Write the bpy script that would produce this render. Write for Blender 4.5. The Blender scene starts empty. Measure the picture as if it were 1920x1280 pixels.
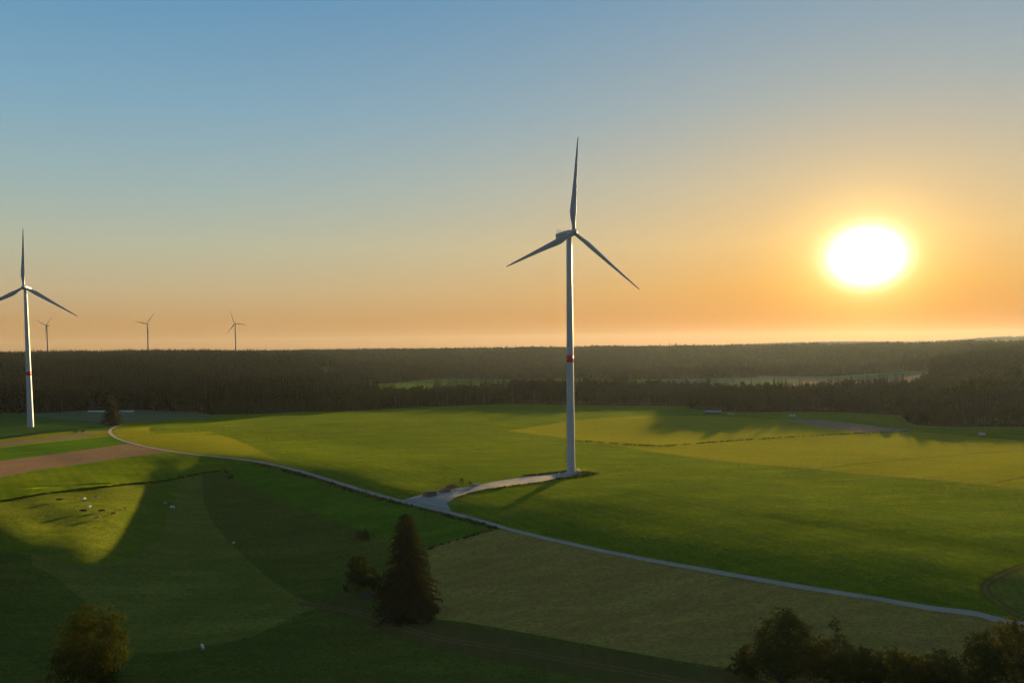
import bpy, bmesh, math, random, time
import numpy as np
from mathutils import Vector, Matrix, noise as mnoise
from mathutils.geometry import delaunay_2d_cdt

T0 = time.time()
R = math.radians
sc = bpy.context.scene
COL = sc.collection
rng = np.random.default_rng(7)
random.seed(7)

# ------------------------------------------------------------------ camera
CAM_Z = 73.0
FPX = 1500.0                       # focal length in photo pixels (1920 wide)
PITCH, ROLL = math.atan(68 / 1500), R(0.65)
fwd = np.array([0, math.cos(PITCH), -math.sin(PITCH)])
r0 = np.array([1.0, 0, 0]); u0 = np.array([0, math.sin(PITCH), math.cos(PITCH)])
right = math.cos(ROLL) * r0 - math.sin(ROLL) * u0
up = math.cos(ROLL) * u0 + math.sin(ROLL) * r0
cam_data = bpy.data.cameras.new('camera')
cam = bpy.data.objects.new('camera', cam_data); COL.objects.link(cam)
cam_data.sensor_width = 36; cam_data.lens = FPX / 1920 * 36
cam_data.shift_y = 80 / 1920
cam_data.clip_start = 1; cam_data.clip_end = 60000
M = Matrix(((right[0], up[0], -fwd[0], 0), (right[1], up[1], -fwd[1], 0), (right[2], up[2], -fwd[2], CAM_Z), (0, 0, 0, 1)))
cam.matrix_world = M
sc.camera = cam

def pix_dir(px, py):
    px = np.asarray(px, float); py = np.asarray(py, float)
    return (fwd[None] + ((px - 960) / FPX)[:, None] * right[None] + ((720 - py) / FPX)[:, None] * up[None])

# ------------------------------------------------------------------ light
EXPOSURE = 2.6
MULT = 2 ** EXPOSURE
SUN_EL, SUN_AZ = 5.65, 23.85         # degrees; azimuth to the right of the view axis
WORLD_STRENGTH = 0.15
sc.view_settings.view_transform = 'Standard'
sc.view_settings.look = 'None'
sc.view_settings.exposure = EXPOSURE
sc.view_settings.gamma = 1
sc.view_settings.use_curve_mapping = False
sc.render.engine = 'CYCLES'
cy = sc.cycles
cy.use_denoising = True
cy.max_bounces = 5; cy.diffuse_bounces = 2; cy.glossy_bounces = 2; cy.transmission_bounces = 3
cy.volume_bounces = 0; cy.transparent_max_bounces = 8
cy.caustics_reflective = False; cy.caustics_refractive = False

sun_vec = Vector((math.sin(R(SUN_AZ)) * math.cos(R(SUN_EL)), math.cos(R(SUN_AZ)) * math.cos(R(SUN_EL)), math.sin(R(SUN_EL))))
sl = bpy.data.lights.new('sun', 'SUN'); sl.energy = 4.2; sl.angle = R(0.5); sl.color = (1.0, 0.68, 0.30)
sun = bpy.data.objects.new('sun', sl); COL.objects.link(sun)
sun.rotation_euler = sun_vec.to_track_quat('Z', 'Y').to_euler()
sun.location = (300, 600, 400)

world = bpy.data.worlds.new('World'); sc.world = world; world.use_nodes = True
def build_world():
    nt = world.node_tree; N = nt.nodes; L = nt.links
    bg = N['Background']; bg.inputs[1].default_value = WORLD_STRENGTH
    tc = N.new('ShaderNodeTexCoord')
    def math_(op, a, b=None, c=None):
        n = N.new('ShaderNodeMath'); n.operation = op
        for i, v in enumerate((a, b, c)):
            if v is None: continue
            if isinstance(v, (int, float)): n.inputs[i].default_value = v
            else: L.new(v, n.inputs[i])
        return n.outputs[0]
    def dot(v):
        n = N.new('ShaderNodeVectorMath'); n.operation = 'DOT_PRODUCT'
        L.new(tc.outputs['Generated'], n.inputs[0]); n.inputs[1].default_value = v
        return n.outputs['Value']
    def mix(f, a, b, mode='MIX'):
        n = N.new('ShaderNodeMix'); n.data_type = 'RGBA'; n.blend_type = mode
        n.clamp_result = False
        for sock, v in ((n.inputs[0], f), (n.inputs[6], a), (n.inputs[7], b)):
            if isinstance(v, (int, float)): sock.default_value = v
            elif isinstance(v, tuple): sock.default_value = v + (1,)
            else: L.new(v, sock)
        return n.outputs[2]
    def ramp(fac, stops):
        n = N.new('ShaderNodeValToRGB'); cr = n.color_ramp; cr.interpolation = 'EASE' if False else 'LINEAR'
        while len(cr.elements) < len(stops): cr.elements.new(0.5)
        for e, (el, c) in zip(cr.elements, stops):
            e.position = math.sqrt(max(math.sin(R(el)), 0)); e.color = c + (1,)
        L.new(fac, n.inputs[0]); return n.outputs[0]
    z = dot((0, 0, 1))
    t = math_('SQRT', math_('MAXIMUM', z, 0.0))
    # clear evening sky away from the sun, and the warm sky round it, by elevation
    base = ramp(t, [(0, (.36, .16, .04)), (2, (.50, .30, .125)), (4, (.50, .405, .24)), (7, (.42, .462, .35)), (11, (.295, .435, .455)), (16, (.19, .38, .515)),
                    (24, (.09, .275, .485)), (40, (.09, .23, .43)), (90, (.10, .20, .36))])
    warm = ramp(t, [(0, (.40, .03, .0)), (2, (.58, .17, .0)), (4, (.74, .33, .04)), (7, (.82, .49, .165)), (11, (.66, .49, .27)), (16, (.45, .43, .36)),
                    (24, (.27, .36, .42)), (40, (.15, .25, .38)), (90, (.10, .20, .36))])
    sd = math_('MINIMUM', dot(tuple(sun_vec)), 1.0)
    ang = math_('MULTIPLY', math_('ARCCOSINE', sd), 180 / math.pi)
    w = math_('POWER', math.e, math_('MULTIPLY', math_('POWER', math_('DIVIDE', ang, 26.0), 1.35), -1.0))
    # opposite the sun the sky is duller and bluer
    anti = ramp(t, [(0, (.20, .21, .26)), (7, (.23, .25, .33)), (20, (.19, .27, .41)), (90, (.10, .20, .36))])
    wb = math_('MULTIPLY_ADD', dot((-math.sin(R(SUN_AZ)), -math.cos(R(SUN_AZ)), 0)), 1.25, 0.05)
    n_ = N.new('ShaderNodeClamp'); L.new(wb, n_.inputs[0])
    sky = mix(w, mix(n_.outputs[0], base, anti), warm)
    # the aureole is a little wider than it is high
    h = (math.cos(R(SUN_AZ)), -math.sin(R(SUN_AZ)), 0)
    v = tuple(Vector(h).cross(sun_vec))
    dh, dv = dot(h), math_('MULTIPLY', dot(v), 1.24)
    e2 = math_('ADD', math_('MULTIPLY', dh, dh), math_('MULTIPLY', dv, dv))
    front = math_('GREATER_THAN', sd, 0.5)
    ed = math_('MULTIPLY', math_('SQRT', e2), 180 / math.pi)
    core = math_('MULTIPLY', math_('POWER', math.e, math_('MULTIPLY', math_('POWER', math_('DIVIDE', ed, 1.48), 2.0), -1.0)), 9.0)
    core = math_('MULTIPLY', core, front)
    halo = math_('MULTIPLY', math_('POWER', math.e, math_('MULTIPLY', ang, -1 / 3.2)), 0.40)
    sky = mix(core, sky, (1.0, .96, .80), 'MIX') if False else sky
    def add_scaled(sky, fac, col):
        n = N.new('ShaderNodeVectorMath'); n.operation = 'SCALE'; n.inputs[0].default_value = col; L.new(fac, n.inputs['Scale'])
        m = N.new('ShaderNodeVectorMath'); m.operation = 'ADD'; L.new(sky, m.inputs[0]); L.new(n.outputs[0], m.inputs[1])
        return m.outputs[0]
    soft = math_('MULTIPLY', math_('MULTIPLY', math_('POWER', math.e, math_('MULTIPLY', math_('POWER', math_('DIVIDE', ed, 3.7), 2.0), -1.0)), .55), front)
    sky = add_scaled(sky, soft, (1.0, .80, .32))
    sky = add_scaled(sky, core, (1.0, .95, .78))
    sky = add_scaled(sky, halo, (1.0, .50, .03))
    # a little of the physical sky on top
    st = N.new('ShaderNodeTexSky'); st.sky_type = 'NISHITA'; st.sun_disc = False
    st.sun_elevation = R(SUN_EL); st.sun_rotation = R(SUN_AZ); st.dust_density = 1.0
    k = N.new('ShaderNodeVectorMath'); k.operation = 'SCALE'; L.new(sky, k.inputs[0]); k.inputs['Scale'].default_value = 0.97 / (MULT * WORLD_STRENGTH)
    k2 = N.new('ShaderNodeVectorMath'); k2.operation = 'SCALE'; L.new(st.outputs[0], k2.inputs[0]); k2.inputs['Scale'].default_value = 0.003
    a = N.new('ShaderNodeVectorMath'); a.operation = 'ADD'; L.new(k.outputs[0], a.inputs[0]); L.new(k2.outputs[0], a.inputs[1])
    L.new(a.outputs[0], bg.inputs[0])
build_world()

# ------------------------------------------------------------------ terrain heights
HOR = lambda px: 652 - (px - 960) * math.tan(ROLL)
CTRL = [  # ('v', px, py, z): a visible ground point;  ('d', px, distance, z): by distance
 # crest of the hill with the turbine
 ('v',1070,885,0),('v',900,860,.6),('v',760,850,.8),('v',640,845,.5),('v',560,850,1.6),('v',470,835,1.0),('v',1240,870,.5),('v',1400,880,.5),('v',1600,900,.3),('v',1800,925,.8),('v',2000,945,1),
 ('v',1000,800,0),('v',1240,800,0),('v',1450,820,0),('v',1650,835,1),('v',1850,850,2),('v',2050,860,3),
 ('v',1100,768,0.5),('v',950,758,2.5),('v',800,764,2.5),('v',640,772,1.0),('v',500,780,.5),
 ('v',1330,775,0),('v',1500,778,0),('v',1640,792,0),('v',1800,802,0),('v',1950,803,0),
 ('d',1100,1060,-3),('d',950,1090,-3),('d',800,1060,-3),('d',640,1010,-4),('d',1250,1070,-5),
 # road
 ('v',240,828,1.0),('v',330,846,.6),('v',420,857,.6),('v',510,869,.3),('v',560,882,-.5),('v',640,906,-2.2),('v',740,936,-4),('v',820,954,-5),('v',900,975,-6),('v',1000,1003,-7.5),('v',1140,1034,-7.5),('v',1290,1062,-8),('v',1440,1088,-8.2),('v',1640,1121,-8.0),('v',1840,1153,-8.2),('v',2000,1180,-8.5),
 # field between turbine and road
 ('v',1100,940,-1.6),('v',1300,960,-1.6),('v',1500,1000,-2.7),('v',1700,1030,-3.0),('v',1900,1040,-2.4),('v',1200,1000,-4.6),('v',960,920,-1.4),('v',800,905,-1.7),('v',1750,1090,-5.7),('v',1900,1110,-5.8),
 # mown field below the road
 ('v',1000,1030,-9.6),('v',1000,1080,-13),('v',1000,1150,-17),('v',1000,1200,-19.5),('v',1000,1280,-21.5),
 ('v',1250,1110,-12.2),('v',1250,1180,-16.4),('v',1250,1240,-19),('v',1450,1150,-12.5),('v',1450,1240,-17),('v',1600,1150,-9.6),('v',1600,1200,-11.8),('v',1700,1280,-16.5),('v',1850,1200,-12),('v',1950,1280,-15.5),
 ('v',850,1040,-13),('v',850,1120,-18.5),('v',765,1152,-20),('v',820,1220,-22),('v',1400,1290,-20),
 # strip and pasture below the road, left
 ('v',450,895,-5.5),('v',520,915,-6.5),('v',600,940,-8.4),('v',700,975,-9.8),('v',800,1000,-10.5),('v',880,1000,-8.6),
 ('v',600,1000,-14.3),('v',700,1030,-15.5),('v',600,1100,-19.5),('v',500,1000,-15),('v',400,950,-13),('v',420,890,-5.5),('v',372,920,-11.5),('v',400,1040,-18.5),('v',480,1120,-22),('v',400,1200,-24),('v',600,1200,-23.5),('v',600,1280,-25),('v',350,1280,-25),
 ('v',370,870,-1.6),('v',410,866,-1.2),('v',335,884,-3.2),
 # knoll with the cows
 ('v',295,950,-11.5),('v',250,935,-8.3),('v',200,930,-6),('v',150,945,-6),('v',200,965,-8.5),('v',90,950,-5),('v',20,960,-4.8),('v',90,985,-8),('v',250,985,-12.5),('v',300,905,-6.5),('v',200,912,-4),('v',90,925,-3.5),('v',0,940,-4),
 ('v',-100,960,-4),('v',30,1010,-8.5),('v',150,1020,-11.2),('v',250,1040,-17),('v',0,1080,-16.5),('v',150,1100,-20),('v',50,1200,-26),('v',170,1280,-26),('v',-100,1200,-27),('v',-100,1040,-12),
 # ploughed field and strips
 ('v',150,855,-.3),('v',0,880,-1),('v',60,840,0),('v',200,820,.8),('v',300,870,-2.0),('v',120,895,-2.6),('v',0,830,0),('v',-150,840,0),('v',-150,900,-2),
 ('v',57,800,3.2),('v',210,797,2),('v',0,790,2.5),('v',120,780,1.5),('v',230,770,0),('v',380,784,-1.5),('v',300,800,1),('v',-150,790,2),
 # forest hill, left
 ('d',-150,1000,0),('d',100,1010,0),('d',300,1000,-1),('d',440,960,-2),
 ('d',-150,1200,6),('d',100,1200,5),('d',300,1200,4),('d',480,1150,3),('d',600,1150,0),
 ('d',-150,1600,20),('d',100,1600,19),('d',300,1600,18),('d',450,1600,14),('d',600,1500,2),
 ('d',-150,2200,36),('d',100,2200,35),('d',300,2200,35),('d',480,2200,33),('d',600,2100,27),('d',700,2000,8),('d',790,2000,3),('d',690,1750,0),
 ('d',-150,3000,43),('d',100,3000,42),('d',300,3000,43),('d',450,3000,42),('d',620,2700,24),
 # clearings in the valley behind the front wood
 ('d',680,1500,0),('d',800,1500,0),('d',900,1700,0),('d',1000,1900,-.5),('d',800,1850,.5),('d',1300,1500,-2),('d',1350,1750,-1),('d',1500,1400,-2),('d',1600,1600,-1),('d',1700,1650,-1),('d',1000,1400,-4),('d',1150,1500,-3),('d',1400,1150,-3),('d',1550,1150,-4),
 ('d',1250,1950,1),('d',1550,1950,1),('d',1380,2150,3),('d',900,2300,3),('d',1250,2300,5),('d',1550,2300,5),
 # right hill
 ('d',1720,900,-1),('d',1900,900,2),('d',2100,900,3),('d',1750,1150,0),('d',1900,1150,6),('d',1750,1450,8),('d',1720,1650,10),('d',1850,1450,18),('d',1950,1450,22),('d',1850,1700,29),('d',1980,1700,34),('d',2150,1600,36),('d',1750,1800,16),
 # far ridge
 ('d',-100,4200,46),('d',300,4000,45),('d',600,3300,43),('d',700,2600,14),('d',850,2600,12),('d',1000,2600,12),('d',800,3300,43),('d',950,3400,46),('d',1100,3300,45),('d',1100,2600,11),('d',1250,2700,12),('d',1250,3400,45),('d',1400,3400,46),('d',1400,2700,14),('d',1550,3300,47),('d',1550,2600,14),('d',1700,3200,49),('d',1850,3000,52),('d',2050,3000,54),('d',1700,2500,22),('d',1900,2400,38),
 ('d',-100,5500,20),('d',400,5500,22),('d',900,5500,20),('d',1300,5500,20),('d',1600,5000,22),('d',2000,5000,25),
 ('d',-100,7500,55),('d',300,7500,52),('d',600,7500,54),('d',700,7500,55),('d',900,7500,46),('d',1100,7500,44),('d',1340,7500,58),('d',1450,7500,62),('d',1600,7500,72),('d',1680,7500,58),('d',1760,7500,60),('d',1850,7500,98),('d',2000,7500,100),
 ('d',-100,10500,68),('d',500,10500,74),('d',900,10500,80),('d',1300,10500,86),('d',1750,10500,96),('d',2000,10500,92),
 ('d',-100,12500,50),('d',900,12500,60),('d',2000,12500,60),
 # the slope under and behind the viewpoint
 ('d',-200,160,-27),('d',300,160,-26),('d',960,160,-23),('d',1600,160,-19.5),('d',2100,160,-18),
]
def _ctrl_xyz():
    out = []
    for k, px, a, z in CTRL:
        if k == 'v':
            d = pix_dir([px], [a])[0]; t = (z - CAM_Z) / d[2]
            out.append((d[0] * t, d[1] * t, z))
        else:
            py = HOR(px) + (CAM_Z - z) * FPX / a
            d = pix_dir([px], [py])[0]; t = a / d[1]
            out.append((d[0] * t, a, z))
    return np.array(out)
CP = _ctrl_xyz()
def _uv(x, y):
    yy = np.maximum(y, 60.0)
    u = np.clip(x / yy, -1.1, 1.1); v = np.log(np.maximum(yy, 110.0) / 500.0)
    return np.stack([u * 1.6, v], -1)
CUV = _uv(CP[:, 0], CP[:, 1])
def _phi(d2): return 0.5 * d2 * np.log(d2 + 1e-12)
_n = len(CP)
_A = np.zeros((_n + 3, _n + 3)); _d2 = ((CUV[:, None] - CUV[None]) ** 2).sum(-1)
_A[:_n, :_n] = _phi(_d2) + np.eye(_n) * 2e-5
_A[:_n, _n] = 1; _A[:_n, _n + 1:] = CUV; _A[_n:, :_n] = _A[:_n, _n:].T
# weights relative to the distance, so that far hills do not ring into the near fields
_W = np.linalg.solve(_A, np.concatenate([CP[:, 2], np.zeros(3)]))
def height(x, y):
    x = np.atleast_1d(np.asarray(x, float)); y = np.atleast_1d(np.asarray(y, float))
    out = np.empty(len(x))
    for i in range(0, len(x), 20000):
        q = _uv(x[i:i + 20000], y[i:i + 20000])
        d2 = ((q[:, None] - CUV[None]) ** 2).sum(-1)
        out[i:i + 20000] = _phi(d2) @ _W[:_n] + _W[_n] + q @ _W[_n + 1:]
    # low swells of the meadows
    s = np.sin(x * .043 + np.sin(y * .021) * 2) * np.sin(y * .037 + 1.3) * .35 + np.sin(x * .11 + y * .05) * np.sin(y * .093 + x * .02) * .14
    q = np.sin(x * .31 + 1.9 * np.sin(y * .083) + y * .07) * np.sin(y * .36 + 1.6 * np.sin(x * .071)) * .06 + np.sin(x * .19 - y * .13 + 1.2 * np.sin(x * .05)) * .055
    s = s + q * np.clip((760 - y) / 260, 0, 1)
    mound = 1.1 / (1 + (((x - 36.5) / 11) ** 2 + ((y - 468.5) / 8) ** 2) ** 3)   # bank round the nearest turbine
    return out + s * np.clip((1400 - y) / 400, 0, 1) + mound
def ground_at(px, py, lo=120.0, hi=25000.0):
    """points where the sight lines through photo pixels meet the ground"""
    px = np.atleast_1d(np.asarray(px, float)); py = np.atleast_1d(np.asarray(py, float))
    d = pix_dir(px, py); d = d / d[:, 1:2]
    ys = np.geomspace(lo, hi, 400)
    X = d[:, 0:1] * ys; Y = np.broadcast_to(ys, X.shape); Z = CAM_Z + d[:, 2:3] * ys
    H = height(X.ravel(), Y.ravel()).reshape(X.shape)
    below = Z < H
    k = np.where(below.any(1), below.argmax(1), len(ys) - 1); k = np.maximum(k, 1)
    a, b = ys[k - 1], ys[k]
    for _ in range(14):
        m = .5 * (a + b); hit = CAM_Z + d[:, 2] * m < height(d[:, 0] * m, m)
        b = np.where(hit, m, b); a = np.where(hit, a, m)
    y = .5 * (a + b); x = d[:, 0] * y
    return np.stack([x, y, height(x, y)], -1)
def at_dist(px, dist):
    """ground point at a distance, in the direction of a photo column"""
    py = HOR(px) + 60
    d = pix_dir([px], [py])[0]; x = d[0] / d[1] * dist
    return np.array([x, dist, height([x], [dist])[0]])
# ------------------------------------------------------------------ helpers
def tag(o, label=None, cat=None, group=None, kind=None):
    if label: o['label'] = label
    if cat: o['category'] = cat
    if group: o['group'] = group
    if kind: o['kind'] = kind
    return o
def empty(name, loc, rz=0.0):
    o = bpy.data.objects.new(name, None); COL.objects.link(o)
    o.location = [float(v) for v in loc]; o.rotation_euler = (0, 0, rz); o.empty_display_size = 0.5
    return o
def mesh_from(name, verts, faces, mats=(), smooth=False, midx=None):
    me = bpy.data.meshes.new(name)
    verts = np.asarray(verts, np.float32); 
    if len(faces) and isinstance(faces, np.ndarray):
        n, k = faces.shape
        me.vertices.add(len(verts)); me.vertices.foreach_set('co', verts.ravel())
        me.loops.add(n * k); me.loops.foreach_set('vertex_index', faces.astype(np.int32).ravel())
        me.polygons.add(n); me.polygons.foreach_set('loop_start', np.arange(0, n * k, k, dtype=np.int32))
        me.update(calc_edges=True)
    else:
        me.from_pydata([tuple(map(float, v)) for v in verts], [], [tuple(int(i) for i in f) for f in faces])
    for m in mats: me.materials.append(m)
    if midx is not None: me.polygons.foreach_set('material_index', np.asarray(midx, np.int32))
    if smooth: me.polygons.foreach_set('use_smooth', np.ones(len(me.polygons), bool))
    me.validate(); me.update()
    return me
def link(name, me, parent=None, loc=None):
    o = bpy.data.objects.new(name, me); COL.objects.link(o)
    if parent: o.parent = parent
    if loc is not None: o.location = [float(v) for v in loc]
    return o

class NT:
    """small helper to write node trees"""
    def __init__(s, name):
        s.m = bpy.data.materials.new(name); s.m.use_nodes = True
        s.t = s.m.node_tree; s.t.nodes.clear(); s.N = s.t.nodes; s.L = s.t.links
        s.out = s.N.new('ShaderNodeOutputMaterial')
    def put(s, sock, v):
        if isinstance(v, (int, float)): sock.default_value = v
        elif isinstance(v, (tuple, list)):
            sock.default_value = tuple(v) + ((1,) if len(v) == 3 and sock.type == 'RGBA' else ())
        elif v is not None: s.L.new(v, sock)
    def node(s, kind, **kw):
        n = s.N.new(kind)
        for k, v in kw.items(): setattr(n, k, v)
        return n
    def pos(s): return s.node('ShaderNodeNewGeometry').outputs['Position']
    def obj(s): return s.node('ShaderNodeTexCoord').outputs['Object']
    def noise(s, vec, scale, detail=3, rough=.55, dist=0):
        n = s.node('ShaderNodeTexNoise'); s.put(n.inputs['Vector'], vec); n.inputs['Scale'].default_value = scale
        n.inputs['Detail'].default_value = detail; n.inputs['Roughness'].default_value = rough; n.inputs['Distortion'].default_value = dist
        return n.outputs['Fac']
    def mapping(s, vec, scale=(1, 1, 1), rot=(0, 0, 0)):
        n = s.node('ShaderNodeMapping'); s.put(n.inputs['Vector'], vec); n.inputs['Scale'].default_value = scale; n.inputs['Rotation'].default_value = rot
        return n.outputs[0]
    def wave(s, vec, scale, dist=2, detail=2, dscale=1):
        n = s.node('ShaderNodeTexWave'); s.put(n.inputs['Vector'], vec); n.inputs['Scale'].default_value = scale
        n.inputs['Distortion'].default_value = dist; n.inputs['Detail'].default_value = detail; n.inputs['Detail Scale'].default_value = dscale
        return n.outputs['Fac']
    def rng(s, v, a, b, c=0.0, d=1.0):
        n = s.node('ShaderNodeMapRange'); s.put(n.inputs[0], v)
        for i, x in enumerate((a, b, c, d)): n.inputs[1 + i].default_value = x
        return n.outputs[0]
    def mix(s, f, a, b, mode='MIX'):
        n = s.node('ShaderNodeMix', data_type='RGBA', blend_type=mode)
        s.put(n.inputs[0], f); s.put(n.inputs[6], a); s.put(n.inputs[7], b)
        return n.outputs[2]
    def math(s, op, a, b=0.0):
        n = s.node('ShaderNodeMath', operation=op); s.put(n.inputs[0], a); s.put(n.inputs[1], b); return n.outputs[0]
    def bump(s, h, strength=1, dist=.1):
        n = s.node('ShaderNodeBump'); s.put(n.inputs['Height'], h); n.inputs['Strength'].default_value = strength; n.inputs['Distance'].default_value = dist
        return n.outputs[0]
    def principled(s, color, rough=.8, spec=.2, normal=None, **kw):
        n = s.node('ShaderNodeBsdfPrincipled'); s.put(n.inputs['Base Color'], color); s.put(n.inputs['Roughness'], rough)
        n.inputs['Specular IOR Level'].default_value = spec
        if normal is not None: s.put(n.inputs['Normal'], normal)
        for k, v in kw.items(): s.put(n.inputs[k.replace('_', ' ')], v)
        return n.outputs[0]
    def done(s, shader): s.L.new(shader, s.out.inputs[0]); return s.m

SHEEN = .02
def grass_mat(name, c1, c2, c3, sheen=.5, tint=(.9, .75, .12), tuss=1.0, stripe=None, fine=1.0):
    """meadow: large patches, tussocks and blades; the fuzz of blades catches low light (sheen)"""
    t = NT(name); p = t.pos()
    big = t.noise(t.mapping(p, (1, 1, .2)), .012, 4, .6, .6)
    mid = t.noise(p, .09, 4, .65, .4)
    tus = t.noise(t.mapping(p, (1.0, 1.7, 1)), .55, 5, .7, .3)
    fin = t.noise(p, 2.3 * fine, 3, .7)
    col = t.mix(t.rng(big, .35, .65), c1, c2)
    col = t.mix(t.rng(mid, .38, .62, 0, .85), col, c3)
    drift = t.noise(t.mapping(p, (.22, 1, 1), (0, 0, .5)), .16, 5, .7, .5)
    col = t.mix(t.rng(drift, .42, .62, 0, .55), col, tuple(v * .55 for v in c3))
    col = t.mix(t.rng(drift, .58, .40, 0, .35) if False else t.rng(t.noise(t.mapping(p, (.3, 1, 1), (0, 0, -.3)), .07, 5, .7), .50, .68, 0, .6), col, tuple(min(v * 1.55, .5) for v in c2))
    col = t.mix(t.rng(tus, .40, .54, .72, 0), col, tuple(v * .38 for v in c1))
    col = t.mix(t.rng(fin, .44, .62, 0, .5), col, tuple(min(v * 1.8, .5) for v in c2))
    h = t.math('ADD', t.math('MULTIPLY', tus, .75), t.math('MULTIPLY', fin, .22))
    h = t.math('ADD', h, t.math('MULTIPLY', mid, 1.3))
    if stripe:
        ang, sc_, amt = stripe
        wv = t.wave(t.mapping(p, (1, 1, 1), (0, 0, ang)), sc_, 1.6, 3, .12)
        col = t.mix(t.math('MULTIPLY', wv, amt), col, tuple(v * .55 for v in c1))
        h = t.math('ADD', h, t.math('MULTIPLY', wv, .35 * amt))
    nrm = t.bump(h, .8, .42 * tuss)
    return t.done(t.principled(col, .9, .0, nrm, Sheen_Weight=sheen*SHEEN, Sheen_Roughness=.45, Sheen_Tint=tint))
def soil_mat(name, c1, c2, ang=0.0, ridge=.35, amt=.5, sheen=.0):
    t = NT(name); p = t.pos()
    a = t.noise(p, .03, 4, .6, .5); b = t.noise(t.mapping(p, (1, .25, 1), (0, 0, ang)), .35, 5, .65); f = t.noise(p, 1.7, 4, .7)
    col = t.mix(t.rng(a, .3, .7), c1, c2)
    col = t.mix(t.rng(b, .4, .68, 0, .6), col, tuple(v * .55 for v in c1))
    col = t.mix(t.rng(f, .35, .7, 0, .4), col, tuple(min(1, v * 1.5) for v in c2))
    wv = t.wave(t.mapping(p, (1, 1, 1), (0, 0, ang)), .22, 1.2, 3, .2)
    col = t.mix(t.math('MULTIPLY', wv, amt), col, tuple(v * .6 for v in c2))
    h = t.math('ADD', t.math('MULTIPLY', wv, ridge), t.math('MULTIPLY', f, .35))
    return t.done(t.principled(col, .95, 0, t.bump(h, .7, .3), Sheen_Weight=sheen*SHEEN, Sheen_Roughness=.5, Sheen_Tint=(.9, .6, .3)))
def gravel_mat(name, c1, c2, worn=(.1, .1, .06)):
    t = NT(name); p = t.pos()
    a = t.noise(p, .25, 4, .6, .4); f = t.noise(p, 3.0, 4, .7)
    col = t.mix(t.rng(a, .35, .65), c1, c2); col = t.mix(t.rng(f, .3, .75, 0, .5), col, tuple(v * .6 for v in c1))
    col = t.mix(t.rng(t.noise(p, .11, 5, .7), .55, .75, 0, .6), col, worn)
    return t.done(t.principled(col, .9, .04, t.bump(f, .5, .05)))

MG = {}
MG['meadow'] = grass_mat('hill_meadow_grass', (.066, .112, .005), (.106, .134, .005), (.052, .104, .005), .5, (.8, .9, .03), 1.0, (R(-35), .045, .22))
MG['yellow'] = grass_mat('pale_stubble_meadow', (.175, .178, .007), (.135, .165, .007), (.205, .180, .010), .5, (1, .85, .05), .6, (R(75), .06, .42))
MG['bright'] = grass_mat('fresh_ley_grass', (.040, .104, .006), (.054, .114, .006), (.042, .092, .006), .3, (.6, .9, .03), .45)
MG['pasture'] = grass_mat('pasture_grass', (.066, .098, .009), (.098, .110, .009), (.058, .092, .009), .4, (.9, .9, .03), 1.15)
MG['rough'] = grass_mat('rough_pasture_grass', (.058, .074, .011), (.076, .082, .011), (.050, .068, .013), .3, (.8, .9, .05), 1.3)
MG['lightpasture'] = grass_mat('grazed_pasture_grass', (.094, .103, .016), (.112, .108, .017), (.082, .097, .016), .35, (.9, .9, .05), .9)
MG['mown'] = grass_mat('mown_meadow_grass', (.235, .150, .034), (.200, .152, .028), (.255, .155, .042), .4, (1, .85, .2), .6, (R(68), .045, .13))
MG['fallow'] = grass_mat('grey_green_stubble', (.085, .105, .050), (.070, .095, .045), (.09, .105, .05), .2, (.7, .8, .4), .5)
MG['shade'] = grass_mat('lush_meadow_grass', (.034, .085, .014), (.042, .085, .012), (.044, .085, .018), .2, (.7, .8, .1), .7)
MG['strip'] = grass_mat('dry_grass_strip', (.16, .145, .012), (.13, .135, .012), (.15, .13, .02), .5, (1, .75, .2), .8)
MG['plough'] = soil_mat('ploughed_soil', (.165, .105, .055), (.205, .132, .072), R(52), .35, .45, .2)
MG['plough2'] = soil_mat('ploughed_soil_far', (.17, .125, .080), (.20, .15, .10), R(-30), .3, .4, .2)
MG['stubblestrip'] = soil_mat('stubble_soil', (.14, .115, .065), (.16, .13, .075), R(60), .3, .4, .2)
MG['track'] = soil_mat('dirt_track_soil', (.105, .070, .024), (.065, .066, .012), R(60), .2, .4)
MG['rut'] = soil_mat('wheel_rut_soil', (.12, .085, .04), (.10, .08, .03), R(60), .2, .3)
MG['road'] = gravel_mat('road_asphalt', (.28, .235, .185), (.325, .275, .22), (.21, .175, .105))
MG['gravel'] = gravel_mat('gravel', (.25, .225, .19), (.31, .28, .24), (.12, .11, .05))
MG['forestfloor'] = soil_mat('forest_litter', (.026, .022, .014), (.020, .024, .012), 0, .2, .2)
MG['tractor'] = grass_mat('mown_arc_grass', (.085, .110, .012), (.12, .12, .014), (.07, .10, .012), .35, (.9, .9, .05), .7, (R(20), .10, .3))

# ------------------------------------------------------------------ field plan: outlines read off the photo, laid on the terrain
def curve_px(pts, step=10):
    """densify a polyline (photo pixels)"""
    out = []
    for (a, b), (c, d) in zip(pts[:-1], pts[1:]):
        n = max(1, int(math.hypot(c - a, d - b) / step))
        out += [(a + (c - a) * i / n, b + (d - b) * i / n) for i in range(n)]
    return out + [pts[-1]]
def smooth_px(pts, sub=6):
    P = np.array(pts, float); P = np.vstack([2 * P[0] - P[1], P, 2 * P[-1] - P[-2]]); out = []
    for i in range(1, len(P) - 2):
        for k in range(sub):
            t = k / sub; a, b, c, d = P[i - 1], P[i], P[i + 1], P[i + 2]
            out.append(.5 * ((2 * b) + (c - a) * t + (2 * a - 5 * b + 4 * c - d) * t * t + (3 * b - a - 3 * c + d) * t ** 3))
    out.append(P[-2]); return [tuple(q) for q in out]
def poly_ground(pts, step=10):
    q = curve_px(list(pts) + [pts[0]], step)[:-1]
    return ground_at([a for a, b in q], [b for a, b in q])[:, :2]
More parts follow.
